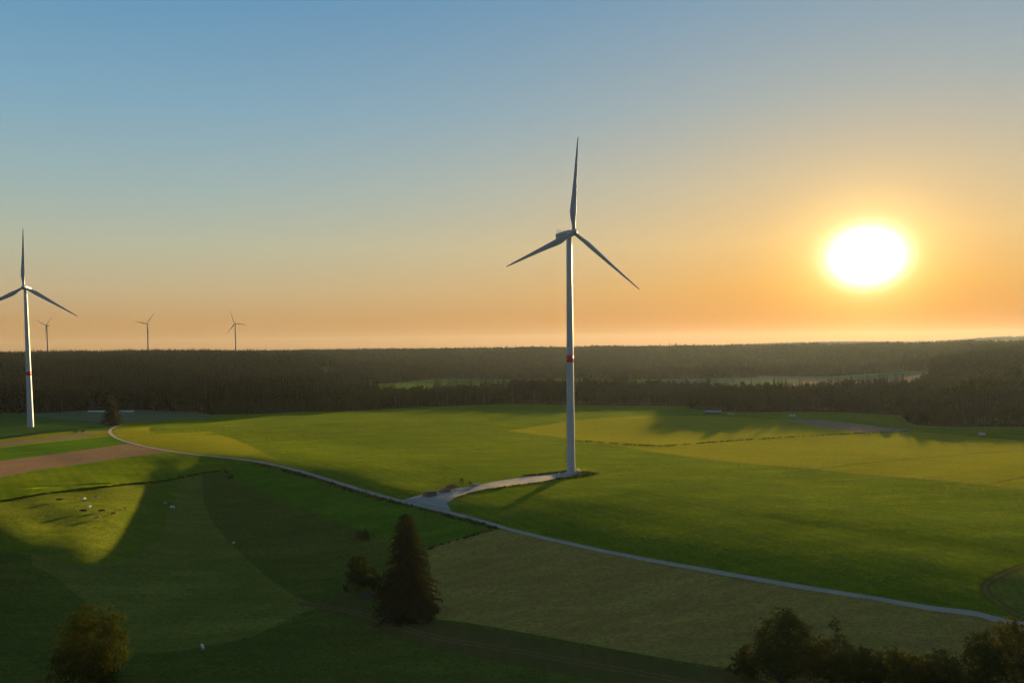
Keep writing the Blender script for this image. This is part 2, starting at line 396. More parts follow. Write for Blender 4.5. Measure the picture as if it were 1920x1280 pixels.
def ribbon(xy, w):
    xy = np.asarray(xy); d = np.gradient(xy, axis=0); n = np.stack([-d[:, 1], d[:, 0]], -1); n /= np.linalg.norm(n, axis=1)[:, None] + 1e-9
    w = np.asarray(w).reshape(-1, 1) if np.ndim(w) else w
    return np.vstack([xy + n * w / 2, (xy - n * w / 2)[::-1]])
ROAD_PX = smooth_px([(228, 796), (219, 799), (210, 803), (206, 808), (210, 815), (222, 822), (245, 829.5), (280, 838), (326, 846), (370, 852), (420, 857), (470, 862.5), (510, 870), (560, 882), (620, 900), (680, 919), (740, 936), (800, 950),
    (850, 962), (900, 975), (960, 993), (1040, 1012), (1140, 1034.5), (1240, 1053), (1340, 1071), (1440, 1088.5), (1540, 1105), (1640, 1121.5), (1740, 1138), (1840, 1154), (1920, 1167), (2060, 1190)])
road_xy = ground_at([a for a, b in ROAD_PX], [b for a, b in ROAD_PX])[:, :2]
def resample(xy, step):
    d = np.r_[0, np.cumsum(np.linalg.norm(np.diff(xy, axis=0), axis=1))]; n = max(2, int(d[-1] / step)); s = np.linspace(0, d[-1], n)
    return np.stack([np.interp(s, d, xy[:, 0]), np.interp(s, d, xy[:, 1])], -1)
def smooth_xy(xy, k=3):
    xy = xy.copy()
    for _ in range(k): xy[1:-1] = .25 * xy[:-2] + .5 * xy[1:-1] + .25 * xy[2:]
    return xy
road_xy = smooth_xy(resample(road_xy, 5.0), 4)

L1 = [(952, 808), (1027, 816), (1097, 826), (1190, 840), (1240, 848), (1360, 864), (1529, 878), (1600, 886), (1760, 899), (1920, 915), (2080, 932)]
DARKLINE = [(1097, 826), (1170, 832), (1240, 836), (1320, 830), (1400, 824), (1500, 818), (1600, 812.5), (1712, 808)]
PLOUGH_UP = [(-160, 880), (0, 863.8), (101, 850.6), (197, 837.5), (247, 830.5)]
PLOUGH_LO = [(326, 846.5), (244, 856), (165, 867.5), (71, 880.6), (0, 894.7), (-160, 915)]
DITCH = [(-140, 962), (0, 940), (45, 932), (90, 924.5), (150, 917.5), (200, 912), (245, 907), (300, 903), (345, 894), (380, 887), (422, 882)]
STRIP_LO = [(424, 883), (434, 894), (470, 915), (520, 936), (570, 954), (620, 972), (670, 992), (715, 1008), (760, 1022), (815, 1021)]
MOWN_LEFT = [(932, 991), (900, 998), (860, 1010), (822, 1021), (800, 1030), (806, 1060), (812, 1120), (818, 1160)]

FOREST = {   # outlines in (photo column, distance)
 'left': [(-420, 1010), (-150, 1000), (0, 985), (60, 975), (150, 1000), (230, 1010), (300, 1000), (370, 975), (395, 940), (480, 945), (560, 960), (640, 990), (720, 1010), (800, 1030), (880, 1045), (960, 1050), (1080, 1045), (1200, 1040), (1300, 1030),
          (1330, 1170), (1200, 1230), (1080, 1260), (980, 1230), (940, 1150), (800, 1160), (700, 1190), (640, 1290), (610, 1500), (590, 1800), (640, 2200), (560, 2700), (300, 3400), (-100, 3600), (-500, 3000)],
 'mid': [(1292, 985), (1325, 905), (1400, 880), (1500, 880), (1600, 860), (1690, 820), (1700, 760), (1720, 715), (1800, 695), (1920, 690), (2150, 690), (2500, 700), (2500, 1800), (2000, 2000), (1700, 1980), (1690, 1900), (1740, 1700), (1745, 1450), (1740, 1250), (1700, 1060), (1600, 1040), (1500, 1030), (1400, 1030), (1330, 1050), (1296, 1050)],
 'wood1': [(610, 1720), (700, 1730), (760, 1800), (810, 1880), (860, 1900), (930, 1860), (1030, 1850), (1050, 2300), (900, 2450), (760, 2400), (640, 2350)],
 'wood4': [(1015, 1880), (1100, 1880), (1180, 1960), (1200, 2500), (1015, 2500)],
 'wood2': [(1130, 1820), (1300, 1800), (1420, 1830), (1425, 1990), (1300, 2010), (1150, 1980)],
 'wood3': [(1412, 1900), (1560, 1850), (1700, 1900), (1720, 2080), (1560, 2080), (1414, 2020)],
 'ridge': [(-600, 3500), (300, 3300), (560, 2900), (640, 2500), (800, 2480), (1000, 2520), (1150, 2480), (1300, 2520), (1500, 2480), (1700, 2400), (2200, 2200), (2500, 3400), (2000, 3600), (1400, 3800), (900, 3900), (400, 4600), (-600, 4600)],
}
def fpoly(name):
    return np.array([at_dist(p, d)[:2] for p, d in FOREST[name]])

regions = []   # (object name, label, material key, xy outline); the first that contains a spot wins
def region(name, label, mat, xy): regions.append((name, label, mat, np.asarray(xy)))
region('road', 'narrow grey asphalt farm road winding across the fields', 'road', ribbon(road_xy, 2.9))
PAD = [(752, 938), (790, 926), (840, 918), (885, 911), (930, 902), (985, 893), (1030, 889), (1060, 886), (1086, 886.5), (1070, 892), (1040, 897), (1010, 903), (960, 909), (915, 915), (878, 923), (852, 932), (838, 943), (846, 957), (830, 955), (800, 948)]
region('gravel_yard', 'grey gravel yard and access track at the foot of the nearest turbine', 'gravel', poly_ground(PAD, 8))
region('field', 'dry grass triangle inside the fork of the gravel track', 'strip', poly_ground([(801, 943.5), (822, 938.5), (846, 933.5), (836, 941.5), (832, 951)], 6))
region('ploughed_field', 'brown ploughed field beside the left bend of the road', 'plough', poly_ground(PLOUGH_UP + [(268, 836), (300, 843)] + PLOUGH_LO))
UP_B = [(-160, 855), (0, 840), (71, 831), (140, 824), (204, 818)]
region('field', 'deep green crop strip above the brown ploughed field', 'bright', poly_ground(UP_B + [(222, 823.5), (245, 830.5)] + PLOUGH_UP[::-1][1:]))
region('field', 'pale dry grass strip along the upper edge of the crop strip', 'strip', poly_ground([(-160, 851), (0, 836.5), (60, 828), (169, 818.5), (186, 815), (205, 815), (204, 818)] + UP_B[::-1][1:]))
region('field', 'greyish stubble strip between two pale grass strips', 'stubblestrip', poly_ground([(-160, 842), (0, 829), (60, 824), (120, 817), (160, 812), (172, 815), (169, 818.5), (60, 828), (0, 836.5), (-160, 851)]))
region('field', 'yellowish grass strip below the second turbine', 'strip', poly_ground([(-160, 834), (0, 822), (70, 814), (131, 809), (204, 807), (206, 812), (205, 815), (186, 815), (172, 815), (160, 812), (120, 817), (60, 824), (0, 829), (-160, 842)]))
region('field', 'pale fallow field behind the lone tree by the road', 'fallow', poly_ground([(215, 797), (228, 791.5), (277, 790), (330, 785), (386, 783.5), (395, 777), (370, 771.5), (300, 768.5), (230, 767), (140, 770), (60, 775), (-160, 783), (-160, 789), (40, 777), (110, 784), (160, 789), (190, 792)]))
region('field', 'sunlit yellow meadow right of the road bend', 'yellow', poly_ground([(209, 807), (225, 804), (281, 800), (279, 814.5), (340, 811), (394, 808), (404, 812), (440, 824), (471, 836), (518, 860), (560, 872), (592, 878), (583, 884), (560, 881), (510, 869), (470, 862), (420, 856), (370, 851), (326, 845), (280, 837), (245, 829), (222, 821), (210, 814)]))
region('field', 'bright green grass strip below the road', 'bright', poly_ground([(424, 883), (436, 874), (455, 868), (476, 867), (512, 875.5), (560, 888), (620, 906), (680, 925), (740, 942), (800, 956), (850, 967), (900, 981), (932, 991), (900, 998), (860, 1010), (822, 1021)] + STRIP_LO[::-1][1:-1]))
for off, lb in ((-1.0, 'upper'), (1.0, 'lower')):
    q = smooth_px([(560, 1131), (612, 1137), (668, 1147), (725, 1166), (800, 1190), (880, 1205), (960, 1218), (1100, 1244), (1250, 1270), (1400, 1300)], 5)
    q = smooth_xy(resample(ground_at([a for a, b in q], [b for a, b in q])[:, :2], 3.0), 3); d = np.gradient(q, axis=0); d = np.stack([-d[:, 1], d[:, 0]], -1) / np.linalg.norm(d, axis=1)[:, None]
    region('wheel_track', lb + ' bare wheel rut of the dirt track below the spruce', 'rut', ribbon(q - d * off, .8))
region('dirt_track', 'rough brownish track curving below the spruce', 'track', poly_ground([(560, 1128), (610, 1136), (630, 1112), (660, 1117), (700, 1140), (760, 1158), (840, 1168), (960, 1188), (1100, 1214), (1250, 1240), (1400, 1262), (1500, 1300), (1250, 1300), (1050, 1262), (900, 1232), (800, 1212), (725, 1186), (660, 1158), (610, 1142), (562, 1134)]))
region('meadow', 'mown olive grey meadow between road and bottom trees', 'mown', poly_ground([(932, 991), (960, 997), (1040, 1016), (1140, 1038), (1240, 1057), (1340, 1075), (1440, 1092), (1540, 1109), (1640, 1125), (1740, 1141), (1840, 1157), (1920, 1170), (2080, 1196), (2080, 1330), (1500, 1330), (1400, 1258), (1250, 1234), (1100, 1207), (960, 1181), (860, 1164)] + MOWN_LEFT[::-1][:-1]))
l1 = resample(ground_at([a for a, b in curve_px(L1[3:], 8)], [b for a, b in curve_px(L1[3:], 8)])[:, :2], 6.0)
arc = [(2060, 1026), (1990, 1038), (1920, 1056), (1882, 1070), (1850, 1087), (1840, 1102), (1848, 1119), (1874, 1137), (1912, 1157), (1960, 1172)]
for off, lb in ((0, 'outer'), (8, 'inner')):
    q = smooth_px([(a + off * 1.6, b + (off * .35 if b < 1100 else -off * .35)) for a, b in arc], 5)
    region('wheel_track', lb + ' wheel track curving through the grass at the right edge', 'track', ribbon(resample(ground_at([a for a, b in q], [b for a, b in q])[:, :2], 3.0), 1.1))
for q, lb in (([(1480, 886), (1600, 870), (1740, 857), (1880, 846), (2000, 838)], 'long thin tramline across the yellow stubble field'), ([(1860, 905), (1920, 894), (2000, 884)], 'short thin tramline near the right end of the yellow stubble field')):
    region('wheel_track', lb, 'track', ribbon(resample(ground_at([a for a, b in curve_px(q, 20)], [b for a, b in curve_px(q, 20)])[:, :2], 8.0), 1.3))
region('field', 'pale dry grass margin along the lower edge of the yellow stubble field', 'strip', ribbon(l1, 4.5))
region('meadow', 'mown arc of grass beside the right end of the road', 'tractor', poly_ground([(2060, 1030), (1990, 1040), (1920, 1054), (1880, 1068), (1848, 1085), (1837, 1102), (1846, 1120), (1872, 1138), (1910, 1158), (1960, 1170), (2060, 1185)]))
region('ploughed_field', 'brown bare field near the right forest edge', 'plough2', poly_ground([(1462, 787), (1500, 786.5), (1535, 787), (1600, 793), (1660, 801), (1712, 806.5), (1700, 810), (1640, 811), (1600, 809), (1540, 801), (1500, 793)]))
region('field', 'broad yellow olive stubble field in the evening sun', 'yellow', poly_ground([(1097, 827)] + DARKLINE[1:] + [(1760, 812), (1830, 818), (1920, 826), (2080, 836), (2080, 932)] + L1[::-1][1:8]))
region('field', 'yellow green meadow reaching the forest shadow', 'yellow', poly_ground([(952, 807.5), (1000, 800), (1060, 790), (1130, 783), (1220, 779), (1300, 779), (1400, 782), (1462, 787), (1500, 793), (1540, 801), (1600, 809), (1640, 811), (1600, 812.5)] + DARKLINE[::-1][2:] + L1[:3][::-1][1:]))
region('pasture', 'dark rough pasture below the green strip', 'rough', poly_ground([(424, 884), (380, 889), (378, 905), (382, 940), (396, 975), (425, 1010), (460, 1045), (500, 1080), (550, 1115), (590, 1132), (640, 1110), (700, 1120), (812, 1120), (800, 1030), (820, 1021)] + STRIP_LO[::-1][1:-1]))
region('pasture', 'grazed pasture with the small cattle herd', 'pasture', poly_ground([(-140, 963)] + DITCH[1:-1] + [(379, 890), (345, 896), (322, 940), (300, 1010), (240, 1050), (150, 1060), (60, 1040), (-140, 1020)]))
region('pasture', 'lighter grazed slope in the shaded hollow', 'lightpasture', poly_ground([(345, 896), (379, 890), (378, 905), (382, 940), (396, 975), (425, 1010), (460, 1045), (500, 1080), (550, 1115), (600, 1136), (560, 1150), (480, 1190), (420, 1205), (330, 1220), (230, 1228), (200, 1160), (140, 1110), (110, 1085), (60, 1058), (60, 1040), (150, 1060), (240, 1050), (300, 1010), (322, 940)]))
region('meadow', 'olive meadow between the brown field and the ditch', 'meadow', poly_ground([(326, 847.5), (370, 853.5), (420, 859), (455, 865), (436, 874), (424, 882)] + DITCH[::-1] + PLOUGH_LO[::-1][:-1]))
region('pasture', 'dark foreground pasture along the bottom of the valley', 'rough', np.vstack([road_xy[road_xy[:, 1] < 500], [(320, 160), (900, 100), (900, -300), (-900, -300), (-900, 380), (-420, 420), (-300, 440)]]))
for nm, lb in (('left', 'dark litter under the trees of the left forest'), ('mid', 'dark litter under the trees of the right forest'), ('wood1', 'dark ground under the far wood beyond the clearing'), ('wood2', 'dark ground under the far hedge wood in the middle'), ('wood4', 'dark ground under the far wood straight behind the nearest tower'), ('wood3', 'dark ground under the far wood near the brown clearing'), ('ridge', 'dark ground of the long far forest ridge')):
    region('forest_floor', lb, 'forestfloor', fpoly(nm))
region('ploughed_field', 'distant bare brown clearing under the sun', 'plough2', [at_dist(p, d)[:2] for p, d in [(1480, 1440), (1740, 1420), (1742, 1600), (1650, 1640), (1500, 1580)]])
region('field', 'distant pale clearing behind the right front wood', 'fallow', [at_dist(p, d)[:2] for p, d in [(1240, 1200), (1420, 1100), (1760, 1080), (1760, 1900), (1400, 1900), (1240, 1850)]])
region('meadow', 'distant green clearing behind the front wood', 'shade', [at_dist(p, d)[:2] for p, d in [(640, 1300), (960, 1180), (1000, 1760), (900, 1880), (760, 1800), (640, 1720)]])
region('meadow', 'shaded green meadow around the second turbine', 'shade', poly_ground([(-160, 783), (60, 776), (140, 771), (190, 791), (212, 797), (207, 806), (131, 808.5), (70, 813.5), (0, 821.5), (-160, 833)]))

def build_ground():
    pts = []
    def grid(x0, x1, y0, y1, s, hole=None):
        xs = np.arange(x0, x1 + .1, s); ys = np.arange(y0, y1 + .1, s)
        X, Y = np.meshgrid(xs, ys); P = np.stack([X.ravel(), Y.ravel()], -1)
        P += rng.uniform(-.22, .22, P.shape) * s
        if hole:
            a, b, c, d = hole; P = P[~((P[:, 0] > a) & (P[:, 0] < b) & (P[:, 1] > c) & (P[:, 1] < d))]
        pts.append(P)
    grid(-300, 340, 150, 560, 5)
    grid(-620, 720, 60, 1080, 12, (-306, 346, 144, 566))
    grid(-1600, 1700, -200, 2400, 45, (-632, 732, 48, 1092))
    grid(-5000, 5200, -800, 6000, 200, (-1645, 1745, -245, 2445))
    grid(-14000, 14000, -2500, 12500, 500, (-5200, 5400, -1000, 6200))
    P = np.vstack(pts)
    V = [Vector(p) for p in P]; loops = []; edges = []
    for nm, lb, mt, xy in regions:
        q = xy; k = len(V)
        V += [Vector(p) for p in q]; loops.append(list(range(k, k + len(q))))
    # outlines as edges (an outline may cross itself after projection), areas by a point test below
    for lp in loops: edges += [(a, b) for a, b in zip(lp, lp[1:] + lp[:1])]
    res = delaunay_2d_cdt(V, edges, [], 0, 1e-3, False)
    v2 = np.array([tuple(v) for v in res[0]]); F = np.array([list(f) for f in res[2]])
    z = height(v2[:, 0], v2[:, 1])
    # real relief: a shallow bed under the road
    V3 = np.column_stack([v2, z])
    c = v2[F].mean(1)
    own = np.full(len(F), -1)
    for i, (nm, lb, mt, xy) in enumerate(regions):
        lo, hi = xy.min(0), xy.max(0)
        cand = np.nonzero((own < 0) & (c >= lo).all(1) & (c <= hi).all(1))[0]
        if not len(cand): continue
        px, py = c[cand, 0], c[cand, 1]; ins = np.zeros(len(cand), bool)
        a = xy; b = np.roll(xy, -1, 0)
        for (ax, ay), (bx, by) in zip(a, b):
            cr = (ay > py) != (by > py)
            if by != ay: ins ^= cr & (px < (bx - ax) * (py - ay) / (by - ay) + ax)
        own[cand[ins]] = i
    def emit(sel, name, mat, label):
        f = F[sel]
        if not len(f): return
        used, inv = np.unique(f.ravel(), return_inverse=True)
        f = inv.reshape(-1, 3)
        w = V3[used]
        e1 = w[f[:, 1], :2] - w[f[:, 0], :2]; e2 = w[f[:, 2], :2] - w[f[:, 0], :2]
        flip = (e1[:, 0] * e2[:, 1] - e1[:, 1] * e2[:, 0]) < 0
        f[flip] = f[flip][:, ::-1]
        me = mesh_from(name, w, f, [MG[mat]], True)
        tag(link(name, me), label, None, None, 'structure')
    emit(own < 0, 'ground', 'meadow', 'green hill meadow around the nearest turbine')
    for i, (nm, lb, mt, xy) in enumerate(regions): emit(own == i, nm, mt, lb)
build_ground()
print('ground', time.time() - T0)
# ------------------------------------------------------------------ materials for things
def paint_mat(name, col, rough=.45, dirt=.12):
    t = NT(name); p = t.obj()
    n = t.noise(t.mapping(p, (1, 1, .15)), .9, 5, .6, .3)
    c = t.mix(t.rng(n, .35, .75, 0, dirt * 2), col, tuple(v * .72 for v in col))
    return t.done(t.principled(c, rough, .3, t.bump(n, .1, .01)))
def plain_mat(name, col, rough=.7, var=.35, scale=2.0, bump=.3, spec=.2):
    t = NT(name); p = t.obj(); n = t.noise(p, scale, 5, .65, .4)
    c = t.mix(t.rng(n, .3, .7), tuple(v * (1 - var) for v in col), tuple(min(1, v * (1 + var)) for v in col))
    return t.done(t.principled(c, rough, spec, t.bump(n, bump, .05)))
def leaf_mat(name, cols, trans=.45, tcol=None, scale=.35):
    """leaves: scattered and let-through light, colour differing by clump and by tree"""
    t = NT(name); p = t.obj()
    oi = t.node('ShaderNodeObjectInfo').outputs['Random']
    n = t.noise(p, scale, 3, .6); f = t.noise(p, scale * 7, 2, .6)
    c = t.mix(t.rng(n, .35, .65), cols[0], cols[1]); c = t.mix(t.rng(f, .4, .75, 0, .8), c, cols[2])
    c = t.mix(t.math('MULTIPLY', oi, .55), c, tuple(v * .55 for v in cols[0]))
    d = t.node('ShaderNodeBsdfDiffuse'); t.put(d.inputs[0], c)
    tr = t.node('ShaderNodeBsdfTranslucent'); t.put(tr.inputs[0], t.mix(.5, c, tcol or cols[1]))
    m = t.node('ShaderNodeMixShader'); m.inputs[0].default_value = trans
    t.L.new(d.outputs[0], m.inputs[1]); t.L.new(tr.outputs[0], m.inputs[2])
    return t.done(m.outputs[0])
M_WHITE = paint_mat('turbine_white_paint', (.32, .345, .375))
M_GREYW = paint_mat('turbine_blade_paint', (.25, .27, .30), .5, .08)
M_BACKLIT = paint_mat('backlit_turbine_paint', (.07, .07, .075), .8, .08)  # distant towers darkened in colour to imitate their backlit look
M_RED = paint_mat('red_band_paint', (.42, .025, .02))
M_DARK = plain_mat('dark_metal', (.05, .05, .055), .5)
M_CONC = plain_mat('concrete', (.30, .29, .27), .9)
M_BARK = plain_mat('bark', (.060, .042, .030), .95, .4, 3, .6)
M_BARKP = plain_mat('pale_bark', (.065, .052, .040), .95, .4, 3, .6)
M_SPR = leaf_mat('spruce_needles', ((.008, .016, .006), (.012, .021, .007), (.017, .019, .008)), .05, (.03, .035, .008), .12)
M_SPR2 = leaf_mat('old_spruce_needles', ((.028, .031, .009), (.044, .037, .011), (.058, .040, .013)), .10, (.05, .045, .012), .5)
M_LEAF = leaf_mat('broad_leaves', ((.018, .034, .006), (.028, .040, .007), (.038, .040, .008)), .08, (.05, .062, .008), .25)
M_LEAFY = leaf_mat('yellowing_leaves', ((.026, .040, .006), (.042, .048, .007), (.060, .052, .008)), .11, (.10, .095, .008), .3)
M_FAR = leaf_mat('haze_paled_leaves', ((.017, .026, .007), (.025, .032, .009), (.033, .032, .011)), .08, (.04, .038, .008), .12)  # colour lightened to imitate haze, setting far woods off from the spruces
M_BRUSH = plain_mat('dry_brushwood', (.105, .075, .055), .95, .5, 2.0, .6)
M_LOG = plain_mat('log_bark', (.115, .080, .055), .95, .4, 2.0, .6)
M_LOGEND = plain_mat('log_end_wood', (.34, .22, .13), .85, .25, 5.0, .2)
M_LOGPALE = plain_mat('weathered_logs', (.36, .34, .31), .85, .3, 2.0, .3)

# ------------------------------------------------------------------ mesh pieces
class MB:
    """collects shapes into one mesh"""
    def __init__(s): s.v = []; s.f = []; s.m = []
    def add(s, v, f, m=0):
        k = len(s.v); s.v += [tuple(q) for q in v]; s.f += [tuple(i + k for i in q) for q in f]; s.m += [m] * len(f)
    def loft(s, rings, m=0, caps=True, closed=True):
        n = len(rings[0]); v = [p for r in rings for p in r]; f = []
        for i in range(len(rings) - 1):
            for j in range(n if closed else n - 1):
                a, b = i * n + j, i * n + (j + 1) % n
                f.append((a, b, b + n, a + n))
        if caps: f.append(tuple(range(n))[::-1]); f.append(tuple((len(rings) - 1) * n + j for j in range(n)))
        s.add(v, f, m)
    def tube(s, pts, rad, n=8, m=0, caps=True):
        rings = []; pts = [Vector(p) for p in pts]
        for i, p in enumerate(pts):
            d = (pts[min(i + 1, len(pts) - 1)] - pts[max(i - 1, 0)]).normalized()
            a = d.cross(Vector((0, 0, 1)) if abs(d.z) < .9 else Vector((1, 0, 0))).normalized(); b = d.cross(a)
            r = rad[i] if hasattr(rad, '__len__') else rad
            rings.append([p + (a * math.cos(t * 2 * math.pi / n) + b * math.sin(t * 2 * math.pi / n)) * r for t in range(n)][::-1])
        s.loft(rings, m, caps)
    def box(s, c, sz, rot=0.0, m=0, bev=0.0):
        x, y, z = (q / 2 for q in sz); b = min(bev, x * .9, y * .9, z * .9)
        if b <= 0:
            v = [(i * x, j * y, k * z) for k in (-1, 1) for i, j in ((-1, -1), (1, -1), (1, 1), (-1, 1))]
            f = [(3, 2, 1, 0), (4, 5, 6, 7), (0, 1, 5, 4), (1, 2, 6, 5), (2, 3, 7, 6), (3, 0, 4, 7)]
        else:
            rings = []
            for zz, ins in ((-z, b), (-z + b, 0), (z - b, 0), (z, b)):
                rings.append([(sx * (x - ins) - (sx * b if q else 0) * 1, sy * (y - ins) - (0 if q else sy * b), zz) for sx, sy, q in ((-1, -1, 0), (-1, -1, 1), (1, -1, 1), (1, -1, 0), (1, 1, 0), (1, 1, 1), (-1, 1, 1), (-1, 1, 0))])
            n = 8; v = [p for r in rings for p in r]; f = []
            for i in range(3):
                for j in range(n): f.append((i * n + j, i * n + (j + 1) % n, (i + 1) * n + (j + 1) % n, (i + 1) * n + j))
            f.append(tuple(range(n))[::-1]); f.append(tuple(3 * n + j for j in range(n)))
        cr, sr = math.cos(rot), math.sin(rot)
        s.add([(c[0] + p[0] * cr - p[1] * sr, c[1] + p[0] * sr + p[1] * cr, c[2] + p[2]) for p in v], f, m)
    def mesh(s, name, mats, smooth=False):
        me = bpy.data.meshes.new(name); me.from_pydata(s.v, [], s.f)
        for m in mats: me.materials.append(m)
        me.polygons.foreach_set('material_index', s.m)
        if smooth: me.polygons.foreach_set('use_smooth', [True] * len(s.f))
        me.update(); return me
    def build(s, name, mats, parent=None, smooth=False, loc=None):
        return link(name, s.mesh(name, mats if isinstance(mats, (list, tuple)) else [mats], smooth), parent, loc)

# ------------------------------------------------------------------ wind turbines
def blade_mesh(L):
    """aerofoil sections from a round root to a thin tip; z along the blade, +x the leading edge, y downwind"""
    mb = MB(); rings = []; n = 20
    st = [(1.1, 2.1, 1.0, 0), (3.0, 2.1, .98, 2), (5.5, 2.5, .72, 9), (8.5, 3.4, .42, 13), (11.5, 4.0, .30, 11), (15, 3.75, .25, 8), (22, 3.0, .22, 5), (30, 2.3, .20, 3), (38, 1.75, .18, 1.5), (46, 1.25, .17, .5), (52, .8, .16, 0), (55, .42, .16, 0), (L, .06, .3, 0)]
    for z, c, th, tw in st:
        z = z * L / 56; ring = []
        round_ = max(0, min(1, (7 - z) / 5))
        for k in range(n):
            a = 2 * math.pi * k / n; cx, sy = math.cos(a), math.sin(a)
            # aerofoil: blunt leading edge, sharp trailing edge
            xf = .5 * (1 + cx); yt = th * .5 * c * abs(sy) ** (1.0) * (.35 + .75 * xf ** .6) * (1 if sy > 0 else -1)
            x_air = (xf - .70) * c; x_r = cx * c / 2; y_r = sy * c * th / 2
            x = x_air * (1 - round_) + x_r * round_; y = yt * (1 - round_) + y_r * round_
            t = -R(tw); ring.append((x * math.cos(t) - y * math.sin(t), x * math.sin(t) + y * math.cos(t) - .00045 * z * z, z))
        rings.append(ring)
    mb.loft(rings); return mb.mesh('blade', [M_GREYW], True)
BLADES = {}
def turbine(label, base, H, L, yaw, theta, band=None, group='wind turbines', near=True, dia=(5.0, 3.1), mat=None):
    """yaw: heading of the rotor nose, degrees clockwise from straight towards -Y ... +X; theta: first blade from upright, clockwise from the front"""
    mat = mat or M_WHITE
    root = empty('wind_turbine', base); tag(root, label, 'wind turbine', group)
    n = 40 if near else 16; top = H - 2.0
    def rad(z): return (dia[0] + (dia[1] - dia[0]) * min(1, (z / top)) ** .85) / 2
    def ring(z, r): return [(r * math.cos(2 * math.pi * k / n), r * math.sin(2 * math.pi * k / n), z) for k in range(n)]
    mb = MB(); zs = [-1.5, 0, .05]
    zs += list(np.linspace(0, top, 25)[1:]) if near else [top * .5, top]
    rr = []
    for z in sorted(set(zs)):
        fl = near and any(abs(abs(z - q) - .1) < .001 for q in np.linspace(0, top, 8)[1:-1])
        rr.append(ring(z, rad(max(z, 0)) + 0))
    mb.loft(rr); mb.build('tower', mat, root, True)
    if band:
        mb = MB(); a, b = band; mb.loft([ring(a, rad(a) + .03), ring((a + b) / 2, rad((a + b) / 2) + .03), ring(b, rad(b) + .03)]); mb.build('red_band', M_RED, root, True)
    hy = R(yaw); nose = Vector((math.sin(hy), -math.cos(hy), 0)); side = Vector((math.cos(hy), math.sin(hy), 0)); Z = Vector((0, 0, 1))
    tilt = R(5.5); axis = (nose * math.cos(tilt) + Z * math.sin(tilt)).normalized(); upv = (Z - axis * Z.dot(axis)).normalized(); b = upv.cross(axis)
    ctr = Vector((0, 0, H))
    hubc = ctr + axis * 4.3
    # nacelle: rounded box lofted along the axis, tail cut back
    mb = MB(); rings = []
    for s, w, hu, hd in ((2.9, 1.35, 1.3, 1.35), (2.5, 1.7, 1.75, 1.6), (1.2, 1.95, 2.05, 1.9), (-3, 1.95, 2.1, 1.95), (-7.0, 1.95, 2.0, 1.8), (-10.2, 1.85, 1.85, 1.2), (-10.5, 1.7, 1.7, 1.05)):
        r_ = []
        for k in range(20):
            a = 2 * math.pi * k / 20; ca, sa = math.cos(a), math.sin(a)
            e = .38; x = w * math.copysign(abs(ca) ** e, ca); z = (hu if sa > 0 else hd) * math.copysign(abs(sa) ** e, sa)
            r_.append(ctr + nose * s + axis.z * 0 * Z + side * x + Z * (z + s * .045))
        rings.append(r_)
    mb.loft(rings); nac = mb.build('nacelle', mat, root, False)
    if near:
        for sx in (-1, 1):   # dark louvre strip along each flank
            mb = MB()
            for k in range(9):
                c = ctr + nose * (-8.6 + k * 1.05) + side * sx * 1.965 + Z * (.05 - (8.6 - k * 1.05) * .045)
                mb.add([c + nose * .42 + Z * .38, c - nose * .42 + Z * .38, c - nose * .42 - Z * .3 + side * sx * .02, c + nose * .42 - Z * .3 + side * sx * .02], [(0, 1, 2, 3) if sx > 0 else (3, 2, 1, 0)])
                mb.add([c + nose * .42 + Z * .38 + side * sx * .05, c - nose * .42 + Z * .38 + side * sx * .05, c - nose * .42 + Z * .3 + side * sx * .05, c + nose * .42 + Z * .3 + side * sx * .05], [(0, 1, 2, 3) if sx > 0 else (3, 2, 1, 0)])
            mb.build('louvre', M_DARK, nac)
        mb = MB()   # cooler top on the tail
        for sx in (-1, 1): mb.tube([ctr - nose * 9.3 + side * sx * 1.6 + Z * 1.2, ctr - nose * 9.3 + side * sx * 1.6 + Z * 2.3], .07, 6)
        mb.tube([ctr - nose * 9.3 - side * 1.6 + Z * 2.3, ctr - nose * 9.3 + side * 1.6 + Z * 2.3], .07, 6); mb.build('guard_rail', M_DARK, nac)
        mb = MB()   # wind vane and anemometer on a cross arm
        p = ctr - nose * 8.3 + Z * 1.3
        mb.tube([p, p + Z * 2.2], .08, 6); mb.tube([p + Z * 1.8 - nose * 2.2, p + Z * 1.5 + nose * .8], .07, 6); mb.tube([p + Z * 1.8 - nose * 2.2, p + Z * 2.5 - nose * 2.2], .06, 6)
        mb.box(tuple(p + Z * 2.5 - nose * 2.2), (.5, .12, .25)); mb.build('wind_vane', M_DARK, nac)
        for q in (0, 1.6):
            mb = MB(); p = ctr - nose * (5.4 - q) + Z * 1.6; mb.tube([p, p + Z * 1.5], .06, 6); mb.build('aviation_light_mast', M_DARK, nac)
    # hub with spinner
    mb = MB(); rings = []
    for s, r_ in ((-1.5, 1.55), (-1.2, 1.75), (.0, 1.85), (.9, 1.75), (1.6, 1.45), (2.15, .95), (2.45, .4), (2.5, .02)):
        rings.append([hubc + axis * s + (upv * math.cos(2 * math.pi * k / 24) + b * math.sin(2 * math.pi * k / 24)) * r_ for k in range(24)])
    mb.loft(rings); mb.build('hub', M_GREYW, root, True)
    if L not in BLADES: BLADES[L] = blade_mesh(L)
